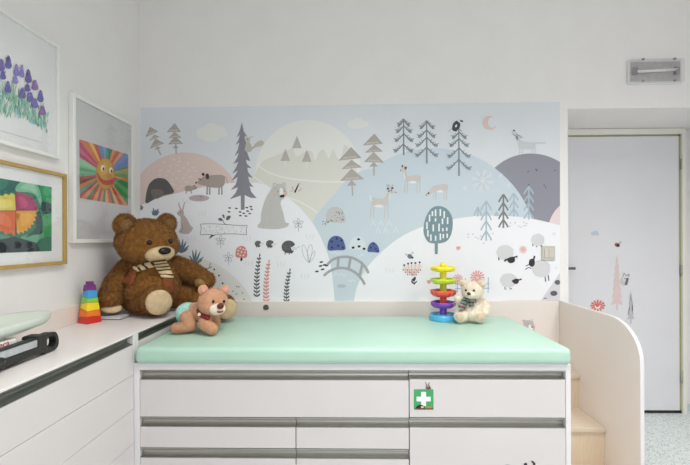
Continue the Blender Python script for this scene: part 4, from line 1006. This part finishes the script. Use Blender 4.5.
# scarf
TREES = bvh_of(ob, oh, oa1, oa2, om)
SC1 = nm('scarf_cream', (214, 192, 148), (228, 208, 166), 80, .9, .3); SC2 = nm('scarf_dark', (66, 44, 28), (82, 56, 36), 80, .9, .3); SC3 = nm('scarf_rust', (118, 62, 34), (142, 80, 46), 90, .9, .5)
def strip_mesh(rows, mats_of_rows, trees, off, fb, nx=7, thick=.006):
    # rows: ((uL, vL), (uR, vR)) cross lines of a cloth band lying on the bear
    bm = bmesh.new(); grid = []
    for (a, b) in rows:
        r = []
        for k in range(nx):
            t = k / (nx - 1)
            bulge = .004 * math.sin(PI * t)
            r.append(bm.verts.new(drape(trees, a[0] + (b[0] - a[0]) * t, a[1] + (b[1] - a[1]) * t, off + bulge, fb)))
        grid.append(r)
    # even out jumps in depth
    for _ in range(3):
        for i in range(len(grid)):
            for k in range(nx):
                nb = [grid[j][l].co for j, l in ((i - 1, k), (i + 1, k), (i, k - 1), (i, k + 1)) if 0 <= j < len(grid) and 0 <= l < nx]
                m = min((n_ - EYEV).length for n_ in nb); me_ = (grid[i][k].co - EYEV)
                if me_.length > m + .012: grid[i][k].co = EYEV + me_.normalized() * (m + .012)
    for i in range(len(grid) - 1):
        for k in range(nx - 1):
            f = bm.faces.new((grid[i][k], grid[i][k + 1], grid[i + 1][k + 1], grid[i + 1][k])); f.material_index = mats_of_rows[i]; f.smooth = True
    bmesh.ops.recalc_face_normals(bm, faces=bm.faces)
    r = bmesh.ops.solidify(bm, geom=list(bm.faces), thickness=thick)
    return bm
q = lambda *p: z(100, 255, 5.1625, p)
def rows_between(A_, B_, n):
    a = OP(A_, 12); b = OP(B_, 12)
    def smp(c, t):
        x = t * (len(c) - 1); i = min(int(x), len(c) - 2); f_ = x - i
        return (c[i][0] + (c[i + 1][0] - c[i][0]) * f_, c[i][1] + (c[i + 1][1] - c[i][1]) * f_)
    return [(smp(a, k / n), smp(b, k / n)) for k in range(n + 1)]
rows = rows_between(q((272, 36), (288, 72), (314, 120)), q((338, 30), (358, 66), (378, 126)), 15)
mr = [0 if k % 3 else 1 for k in range(15)]
SCARF = mk('scarf', strip_mesh(rows, mr, TREES, .008, 2.3), [SC1, SC2], TB, label='cream and brown striped scarf')
rows = rows_between(q((322, 122), (328, 165), (334, 204)), q((378, 128), (386, 170), (380, 212)), 8)
mk('scarf_fringe', strip_mesh(rows, [0] * 8, TREES, .008, 2.3), [SC3], SCARF, label='rust brown scarf end')
rows = rows_between(q((160, 82), (138, 115), (118, 150)), q((192, 84), (182, 128), (160, 168)), 8)
mk('scarf_fringe', strip_mesh(rows, [0] * 8, TREES, .008, 2.3), [SC3], SCARF, label='rust brown scarf end')
rows = rows_between(q((165, 70), (215, 52), (300, 34)), q((186, 92), (240, 78), (312, 56)), 12)
mk('scarf_knot', strip_mesh(rows, [0 if k % 3 else 1 for k in range(12)], TREES, .006, 2.3), [SC1, SC2], SCARF)

# ---- book under the bear's paw
bk = mk('book', bx(bmesh.new(), -1.275, -1.135, 1.925, 2.005, .8602, .8635, 0, .001, 1), nm('dark_cover', (58, 60, 76), (70, 72, 88), 20, .5))
tag(bk, 'closed book with pale pages lying under the big teddy paw', 'book')
box('pages', (-1.272, -1.138, 1.928, 2.003, .8635, .8725), nm('paper_block', (226, 224, 222), (236, 234, 232), 200, .8, 0, (1, 1, 30)), bk)
box('front_cover', (-1.275, -1.135, 1.925, 2.005, .8725, .8755), nm('pale_cover', (206, 206, 212), (216, 216, 222), 10, .5), bk, .001, 1, label='pale front cover')

# ---- the small crawling bear on the mat
TC = thing('teddy_bear', 'small tan crawling bear in a mint nappy on the green mat, before the big teddy', 'teddy bear', (-.74, 1.93, .8035))
M_TAN = nm('tan_plush', (198, 148, 114), (216, 168, 134), 60, .9, .3, spec=.1, sheen=.3)
M_PALE = nm('pale_plush', (232, 214, 196), (240, 224, 208), 60, .9, .2, spec=.1)
M_PINK = nm('pink_plush', (220, 150, 146), (228, 164, 158), 60, .9, .2, spec=.1)
M_MINTC = nm('mint_cloth', (150, 208, 198), (186, 228, 220), 90, .85, .3, spec=.1)
tb_ = soft([('c', [(-.805, 1.955, .880), (-.70, 1.915, .905)], [.050, .046])], .005, 5)
ob = mk('body', furry(tb_, 4000, .004, .0016, 21), M_TAN, TC)
nap = soft([('e', (-.812, 1.948, .882), (.058, .060, .054), Euler((0, .2, -.4)))], .005, 5)
mk('nappy', nap, M_MINTC, TC, True, label='mint green nappy')
def limb(pts, rs, seed, name='leg'):
    return mk(name, furry(soft([('c', pts, rs)], .004, 4), 2600, .004, .0016, seed), M_TAN, TC)
limb([(-.795, 1.90, .872), (-.775, 1.885, .838), (-.815, 1.878, .825)], [.034, .030, .0235], 22)
limb([(-.815, 1.878, .825), (-.838, 1.872, .826)], [.0245, .024], 23, 'foot')
limb([(-.84, 1.985, .86), (-.83, 1.985, .826)], [.034, .0245], 26)
limb([(-.70, 1.885, .885), (-.695, 1.862, .848), (-.655, 1.842, .829)], [.034, .030, .0265], 24, 'arm')
limb([(-.69, 1.965, .885), (-.685, 1.965, .828)], [.032, .0265], 25, 'arm')
h2 = Head((-.668, 1.89, .950), math.radians(-46), math.radians(6), math.radians(-6))
R2 = h2.rot
oh = mk('head', furry(soft([('e', h2.p(0, 0, 0), (.062, .069, .062), R2), ('e', h2.p(.008, 0, -.02), (.06, .068, .046), R2)], .005, 5), 5000, .004, .0016, 27), M_TAN, TC)
for s in (-1, 1):
    mk('ear', soft([('e', h2.p(-.004, s * .055, .054), (.014, .024, .025), R2)], .003, 4), M_TAN, oh, True)
    mk('ear_lining', soft([('e', h2.p(.008, s * .055, .054), (.005, .0105, .012), R2)], .002, 3), M_PINK, oh, True, label='pink ear lining')
    mk('eye', soft([('e', h2.p(.058, s * .027, .012), (.006, .006, .008), R2)], .0014, 2), M_BLACK, oh, True)
mk('muzzle', soft([('e', h2.p(.056, 0, -.024), (.024, .040, .029), R2)], .004, 5), M_PALE, oh, True, label='pale muzzle')
mk('nose', soft([('e', h2.p(.082, 0, -.004), (.011, .017, .0145), R2)], .0025, 3), nm('brown_nose', (84, 42, 26), (98, 52, 34), 30, .4), oh, True, label='brown nose')
mth = bmesh.new()
mo = [h2.p(.079 - .5 * abs(t) ** 2 * .02, .003 + t * .020, -.033 + .008 * t * t) for t in (-1, -.5, 0, .5, 1)]
for i in range(4): cyl(mth, mo[i], mo[i + 1], .0048, n=8)
mk('mouth', mth, cm((176, 52, 52), .7), oh, True, label='red smiling mouth')
cl = soft([('c', [h2.p(-.035, -.045, -.052), h2.p(.0, -.052, -.062), h2.p(.03, -.03, -.068)], [.013, .013, .013])], .003, 3)
mk('collar', cl, nm('red_cloth', (132, 36, 48), (156, 52, 62), 60, .8, .2), TC, True, label='dark red collar')
mk('collar_bead', soft([('e', h2.p(.006, -.060, -.060), (.009, .009, .009), ID)], .002, 2), M_PALE, TC, True)

# ---- the white bear by the spiral tower
TW = thing('teddy_bear', 'small cream teddy bear with striped scarf sitting beside the spiral tower', 'teddy bear', (.625, 2.15, .8035))
M_CRM = nm('cream_fluff', (232, 219, 200), (245, 236, 221), 70, .95, .4, spec=.1, sheen=.3)
M_PAD = nm('foot_fluff', (216, 196, 170), (226, 208, 184), 70, .95, .3, spec=.1)
kf = 2.12 / 400
def wp(u, v, y): return Vector((at(1, y, u, v)))
ob = mk('body', furry(soft([('e', wp(473, 308.5, 2.15), (.055, .052, .062), ID), ('e', wp(473, 314, 2.15), (.060, .056, .045), ID)], .005, 5), 5000, .006, .0016, 31), M_CRM, TW)
h3 = Head(wp(471.6, 291.3, 2.12), math.radians(-122), math.radians(4), math.radians(2))
R3 = h3.rot
oh = mk('head', furry(soft([('e', h3.p(0, 0, 0), (.049, .056, .046), R3), ('e', h3.p(.006, 0, -.016), (.046, .053, .030), R3)], .004, 5), 5000, .006, .0016, 32), M_CRM, TW)
for s in (-1, 1):
    mk('ear', furry(soft([('e', h3.p(-.002, s * .047, .036), (.012, .021, .021), R3)], .003, 3), 1000, .005, .0015, 33), M_CRM, oh)
    mk('ear_lining', soft([('e', h3.p(.008, s * .047, .035), (.005, .012, .012), R3)], .002, 3), M_PAD, oh, True)
    mk('eye', soft([('e', h3.p(.046, s * .0205, .008), (.0055, .0055, .006), R3)], .0013, 2), M_BLACK, oh, True)
mk('muzzle', furry(soft([('e', h3.p(.046, 0, -.014), (.022, .027, .020), R3)], .003, 4), 900, .003, .0013, 34), M_CRM, oh)
mk('nose', soft([('e', h3.p(.068, 0, -.005), (.006, .011, .0085), R3)], .002, 2), nm('dark_nose', (70, 44, 34), (84, 54, 42), 30, .4), oh, True, label='dark brown nose')
def wl(name, pts, rs, seed):
    return mk(name, furry(soft([('c', pts, rs)], .004, 4), 1800, .006, .0016, seed), M_CRM, TW)
wl('arm', [wp(463.5, 303, 2.14), wp(458.5, 303, 2.12), wp(457, 299.5, 2.11)], [.020, .018, .017], 35)
wl('arm', [wp(481, 302.5, 2.15), wp(484.5, 308, 2.135), wp(484, 313.5, 2.11)], [.022, .024, .022], 36)
for (u, v, y, sd) in ((459.3, 317, 2.11, 37), (477.8, 318.0, 2.11, 38)):
    p = wp(u, v, y); p.z = .8035 + .034
    lg = wl('leg', [wp(468 if u < 470 else 476, 314, 2.18), p], [.030, .031], sd)
    mk('foot_pad', furry(soft([('e', p + Vector((-.006 if u < 470 else 0, -.024, .002)), (.021, .009, .023), Euler((0, 0, 0)))], .003, 3), 400, .003, .0012, sd + 20), M_PAD, lg)
TREES = bvh_of(ob, oh, *[o for o in TW.children if o.name.startswith('arm')])
SG = [cm((92, 78, 78), .9), cm((176, 74, 70), .9), cm((166, 184, 176), .9), cm((126, 150, 144), .9)]
q = lambda *p: z(420, 255, 6.2, p)
rows = rows_between(q((262, 268), (248, 300), (230, 335)), q((298, 274), (282, 310), (262, 348)), 14)
scf = mk('scarf', strip_mesh(rows, [(0, 2, 2, 1, 0, 3, 3)[k % 7] for k in range(14)], TREES, .006, 2.2, 5, .004), SG, TW, label='grey, red and black striped scarf')
rows = rows_between(q((284, 272), (310, 290), (340, 276)), q((290, 290), (312, 302), (346, 294)), 12)
mk('scarf_loop', strip_mesh(rows, [(0, 2, 3, 1)[k % 4] for k in range(12)], TREES, .005, 2.2, 4, .004), SG, scf)
rows = rows_between(q((300, 284), (302, 306), (304, 326)), q((326, 284), (326, 306), (326, 324)), 8)
mk('scarf_end', strip_mesh(rows, [(2, 3, 1, 0)[k % 4] for k in range(8)], TREES, .006, 2.2, 4, .004), SG, scf)

# ------------------------------------------------------------------ spiral drop tower
TXY = at(2, .8035, 443.8, 322)
tx, ty = TXY.x * 1.033, TXY.y + .045
SW = thing('toy_tower', 'tall five-coloured spiral tower toy beside the cream teddy on the mat', 'toy tower', (tx, ty, .8035))
def zz_(v): return at(1, ty, 443.5, v).z
px_ = ty / 400
def plas(n_, c): return nm(n_, tuple(max(0, x - 6) for x in c), tuple(min(255, x + 4) for x in c), 8, .3, spec=.5, coat=.2)
Y_, LI, RE, PU, BL = plas('yellow_plastic', (250, 232, 40)), plas('lime_plastic', (196, 226, 44)), plas('red_plastic', (238, 84, 58)), plas('purple_plastic', (132, 66, 190)), plas('blue_plastic', (84, 186, 230))
def tray(name, v0, v1, rpx, mat, ph, lobes=6, amp=.06):
    z0, z1 = zz_(v1), zz_(v0); h = z1 - z0; r = rpx * px_
    bm = bmesh.new()
    lathe(bm, [(r * .45, 0), (r * .80, h * .12), (r * .97, h * .45), (r, h * .8), (r * .985, h), (r * .93, h), (r * .88, h * .6), (r * .70, h * .35), (r * .3, h * .42)], (tx, ty, z0), 72, 0, lambda a: 1 + amp * math.cos(lobes * a + ph))
    return mk(name, bm, mat, SW, True)
def tube(name, v0, v1, rpx, mat):
    bm = bmesh.new(); r = rpx * px_
    lathe(bm, [(r * 1.02, 0), (r, .003), (r * .96, zz_(v0) - zz_(v1) - .003), (r * .9, zz_(v0) - zz_(v1))], (tx, ty, zz_(v1)), 32)
    return mk(name, bm, mat, SW, True)
bm = bmesh.new(); r = 14 * px_
lathe(bm, [(r * .97, 0), (r, .004), (r, .024), (r * .96, .033), (r * .9, .033), (r * .84, .018), (r * .5, .016), (r * .42, .03), (r * .34, .032)], (tx, ty, .8035), 72)
mk('base', bm, BL, SW, True)
zz0 = zz_
tube('tube', 308, 318, 3.7, PU); tray('tray', 302, 308.3, 12.0, PU, .4, 6, .05)
tube('tube', 296.5, 304, 3.5, RE); tray('tray', 290.3, 297, 12.1, RE, 1.6, 6, .07)
tube('tube', 283.5, 293, 3.4, LI); tray('tray', 278.8, 284.4, 12.2, LI, 2.2, 6, .05)
tube('tube', 271, 281, 3.4, Y_); tray('tray', 266.8, 272.2, 11.8, Y_, .9, 6, .08)
bm = bmesh.new(); r = 3.3 * px_
lathe(bm, [(r, 0), (r, zz_(264) - zz_(270)), (r * .85, zz_(263) - zz_(270)), (r * .4, zz_(262.6) - zz_(270))], (tx, ty, zz_(270)), 28)
mk('top_knob', bm, Y_, SW, True)

# ------------------------------------------------------------------ rainbow stacking tower
RT = thing('stacking_tower', 'rainbow coloured pyramid stacking tower on the worktop beside the big teddy', 'stacking toy', (-1.2375, 1.868, .8602))
cxr, cyr = -1.2465, 1.868
half = .0362
ang = math.radians(-27)
hs = [[0, 0, 0, 0], [.029, .034, .030, .027], [.071, .058, .060, .066], [.090, .098, .094, .085], [.128, .116, .118, .123], [.147, .156, .152, .146], [.180, .180, .180, .180]]
Htot = .235
cols = [(214, 44, 34), (244, 128, 34), (250, 222, 46), (140, 206, 74), (66, 160, 222), (122, 44, 128)]
def crn(k, h):                                    # corner k of the tower at height h
    a = ang + PI / 2 * k - PI * .75 + PI * 0
    w = half * math.sqrt(2) * (1 - h / .36)
    return Vector((cxr + w * math.cos(a), cyr + w * math.sin(a), .8602 + h))
for i, c in enumerate(cols):
    bm = bmesh.new()
    g = .0004
    lo = [bm.verts.new(crn(k, hs[i][k] + g)) for k in range(4)]; hi = [bm.verts.new(crn(k, hs[i + 1][k])) for k in range(4)]
    for k in range(4): bm.faces.new((lo[k], lo[(k + 1) % 4], hi[(k + 1) % 4], hi[k]))
    bm.faces.new(lo[::-1]); bm.faces.new(hi)
    bmesh.ops.bevel(bm, geom=list(bm.edges), offset=.0022, segments=2, affect='EDGES')
    o = mk('block', bm, plas('block_plastic', c), RT, label=('red', 'orange', 'yellow', 'green', 'blue', 'purple')[i] + ' block')
    if i == 5:
        bm = bmesh.new(); bmesh.ops.create_cube(bm, size=1, matrix=Matrix.Translation((cxr, cyr, .8602 + .187)) @ Matrix.Rotation(ang, 4, 'Z') @ Matrix.Diagonal((.026, .026, .016, 1)))
        bmesh.ops.bevel(bm, geom=list(bm.edges), offset=.002, segments=2, affect='EDGES')
        mk('top_stud', bm, plas('stud_plastic', c), o)

# ------------------------------------------------------------------ baby scale with measuring rod
BS = thing('baby_scale', 'pale green baby scale with dark measuring rod near the front of the worktop', 'scale', (-1.14, 1.1, .8602))
M_TRAY = nm('pale_tray_plastic', (206, 216, 204), (214, 223, 212), 6, .3, spec=.5, coat=.2)
M_BODYS = nm('scale_body_plastic', (222, 222, 218), (230, 230, 226), 8, .35)
bm = bmesh.new()
n = 64
tcx, tcy, ta, tb2 = -1.172, 1.16, .325, .106
def spow(x): return math.copysign(abs(x) ** .8, x)
TPROF = [(.30, .9425), (.55, .943), (.80, .946), (.94, .953), (.985, .964), (1.0, .977), (.985, .986), (.95, .982), (.84, .970), (.55, .960), (.25, .957)]
rings = [[bm.verts.new((tcx + tb2 * s_ * spow(math.cos(2 * PI * i / n)), tcy + ta * s_ * spow(math.sin(2 * PI * i / n)), z_)) for i in range(n)] for s_, z_ in TPROF]
for j in range(len(rings) - 1):
    for i in range(n): bm.faces.new((rings[j][i], rings[j][(i + 1) % n], rings[j + 1][(i + 1) % n], rings[j + 1][i]))
bm.faces.new(rings[0][::-1]); bm.faces.new(rings[-1])
bmesh.ops.recalc_face_normals(bm, faces=bm.faces)
mk('tray', bm, M_TRAY, BS, True, label='pale green weighing tray')
bm = bmesh.new(); bx(bm, -1.27, -1.075, .88, 1.262, .876, .938, 0, .008, 4)
so = mk('scale_body', bm, M_BODYS, BS, True)
bm = bmesh.new(); bx(bm, -1.20, -1.10, .95, 1.24, .9375, .945, 0, .002)
mk('tray_support', bm, M_BODYS, BS)
for xx in (-1.24, -1.105):
    for yy_ in (.95, 1.27):
        bm = bmesh.new(); cyl(bm, (xx, yy_, .8602), (xx, yy_, .878), .014, .016, 18); mk('rubber_foot', bm, M_DARK, BS, True)
# lettering on the body
tcv = bpy.data.curves.new('lettering', 'FONT'); tcv.body = 'seca'; tcv.size = .028; tcv.extrude = .0004; tcv.align_x = 'LEFT'
to = bpy.data.objects.new('lettering', tcv); C.objects.link(to)
dg = bpy.context.evaluated_depsgraph_get(); tm = bpy.data.meshes.new_from_object(to.evaluated_get(dg)); bpy.data.objects.remove(to)
tm.transform(Matrix.Translation((-1.0746, 1.180, .9215)) @ Matrix.Rotation(PI / 2, 4, 'Z') @ Matrix.Rotation(PI / 2, 4, 'X'))
tm.materials.clear()
mk('lettering', tm, cm((196, 40, 52), .5), so, label='red lettering on the scale')
# rod lying along the front of the scale
p1, p0 = Vector((-1.068, 1.355, .902)), Vector((-1.045, .80, .902))
dirv = (p1 - p0).normalized(); sx = Vector((dirv.y, -dirv.x, 0))
def rodbox(name, t0, t1, s0, s1, z0, z1, mat, bev=.002, parent=BS, label=None):
    bm = bmesh.new(); bx(bm, t0, t1, s0, s1, z0, z1, 0, bev)
    Mx = Matrix((( dirv.x, sx.x, 0, p0.x), (dirv.y, sx.y, 0, p0.y), (0, 0, 1, 0), (0, 0, 0, 1)))
    bm.transform(Mx); bmesh.ops.recalc_face_normals(bm, faces=bm.faces)
    return mk(name, bm, mat, parent, label=label)
LN_ = (p1 - p0).length
M_SILV = nm('silver_rail', (198, 200, 206), (212, 214, 220), 30, .3, 0, (40, 1, 1), metal=.6)
M_BLKP = nm('black_rod_plastic', (34, 36, 34), (46, 48, 46), 25, .4)
rodbox('measuring_rail', 0, LN_ - .01, -.030, .020, .897, .921, M_SILV, .002, label='silver measuring rail')
rodbox('rail_edge', 0, LN_ - .01, -.006, .0205, .921, .927, M_BLKP, .003)
rodbox('rail_edge', 0, LN_ - .01, -.028, .023, .872, .897, M_BLKP, .003)
rodbox('slide', .20, .36, .010, .038, .884, .908, M_BLKP, .01)
bm = bmesh.new(); cyl(bm, p0 + dirv * .33 + sx * .022 + Vector((0, 0, .8604 - .902)), p0 + dirv * .33 + sx * .022 + Vector((0, 0, -.006)), .011, n=18)
mk('rod_foot', bm, M_BLKP, BS, True)
rodbox('rail_end_cap', LN_ - .055, LN_ - .008, -.034, .024, .885, .932, M_BLKP, .008)
# the looped end: a rounded ring standing on the worktop
bm = bmesh.new()
oc = [(-.046, 0), (-.026, .026), (.0, .031), (.026, .024), (.038, -.004), (.032, -.028), (.006, -.037), (-.032, -.032)]
ic = [(-.024, .000), (-.014, .014), (.002, .019), (.018, .013), (.025, -.004), (.020, -.018), (.004, -.023), (-.016, -.017)]
O_, I_ = SM(oc, 5), SM(ic, 5)
ec = p1 + dirv * .02
def lp(p, s): return ec + dirv * p[0] + sx * s + Vector((0, 0, p[1] - .004))
W0, W1 = -.012, .014
v = [[bm.verts.new(lp(p, s)) for p in ring] for s in (W0, W1) for ring in (O_, I_)]
nn = len(O_)
for i in range(nn):
    j = (i + 1) % nn
    bm.faces.new((v[0][i], v[0][j], v[2][j], v[2][i])); bm.faces.new((v[1][j], v[1][i], v[3][i], v[3][j]))
    bm.faces.new((v[0][j], v[0][i], v[1][i], v[1][j])); bm.faces.new((v[2][i], v[2][j], v[3][j], v[3][i]))
bmesh.ops.recalc_face_normals(bm, faces=bm.faces)
mk('end_loop', bm, M_BLKP, BS, label='black looped end of the measuring rod')

# ------------------------------------------------------------------ lamps, window light, sky
for (x, y) in ((.15, .75), (1.7, .75)):
    lt = thing('ceiling_lamp', 'flat square ceiling lamp ' + ('nearer the left wall' if x < 1 else 'nearer the right wall'), 'ceiling lamp', (x, y, ZC), None)
    box('lamp_frame', (x - .31, x + .31, y - .31, y + .31, ZC - .02, ZC - .0005), M_FRAMEW, lt, .002)
    box('diffuser', (x - .29, x + .29, y - .29, y + .29, ZC - .0225, ZC - .0202), emit_mat('lamp_diffuser', (255, 251, 244), 1.5), lt)
    ld = bpy.data.lights.new('ceiling_lamp_light', 'AREA'); ld.shape = 'SQUARE'; ld.size = .58; ld.energy = 42; ld.spread = math.radians(130); ld.color = (1.0, .985, .96)
    lo_ = bpy.data.objects.new('ceiling_lamp_light', ld); C.objects.link(lo_); lo_.location = (x, y, ZC - .03)
ld = bpy.data.lights.new('window_daylight', 'AREA'); ld.shape = 'RECTANGLE'; ld.size = XW1 - XW0 - .1; ld.size_y = ZW1 - ZW0 - .1; ld.energy = 26; ld.spread = math.radians(130); ld.color = (.93, .925, 1.0)
lo_ = bpy.data.objects.new('window_daylight', ld); C.objects.link(lo_)
lo_.location = ((XW0 + XW1) / 2, YFR - .09, (ZW0 + ZW1) / 2); lo_.rotation_euler = (PI / 2 - math.radians(20), 0, 0)
w = bpy.data.worlds.new('sky'); S.world = w; w.use_nodes = True
bg_ = w.node_tree.nodes['Background']; bg_.inputs[0].default_value = (.80, .88, 1.0, 1); bg_.inputs[1].default_value = 1.0
TB.location.z += .006; TC.location.z += .006; TW.location.z += .0065; TW.location.x += .001; TW.location.y -= .012; SW.location.x -= .005; SW.location.y += .014
S.view_settings.view_transform = 'Standard'; S.view_settings.look = 'None'; S.view_settings.gamma = 1.0
S.view_settings.exposure = -0.85
S.cycles.max_bounces = 10; S.cycles.diffuse_bounces = 6
S.cycles.use_denoising = True
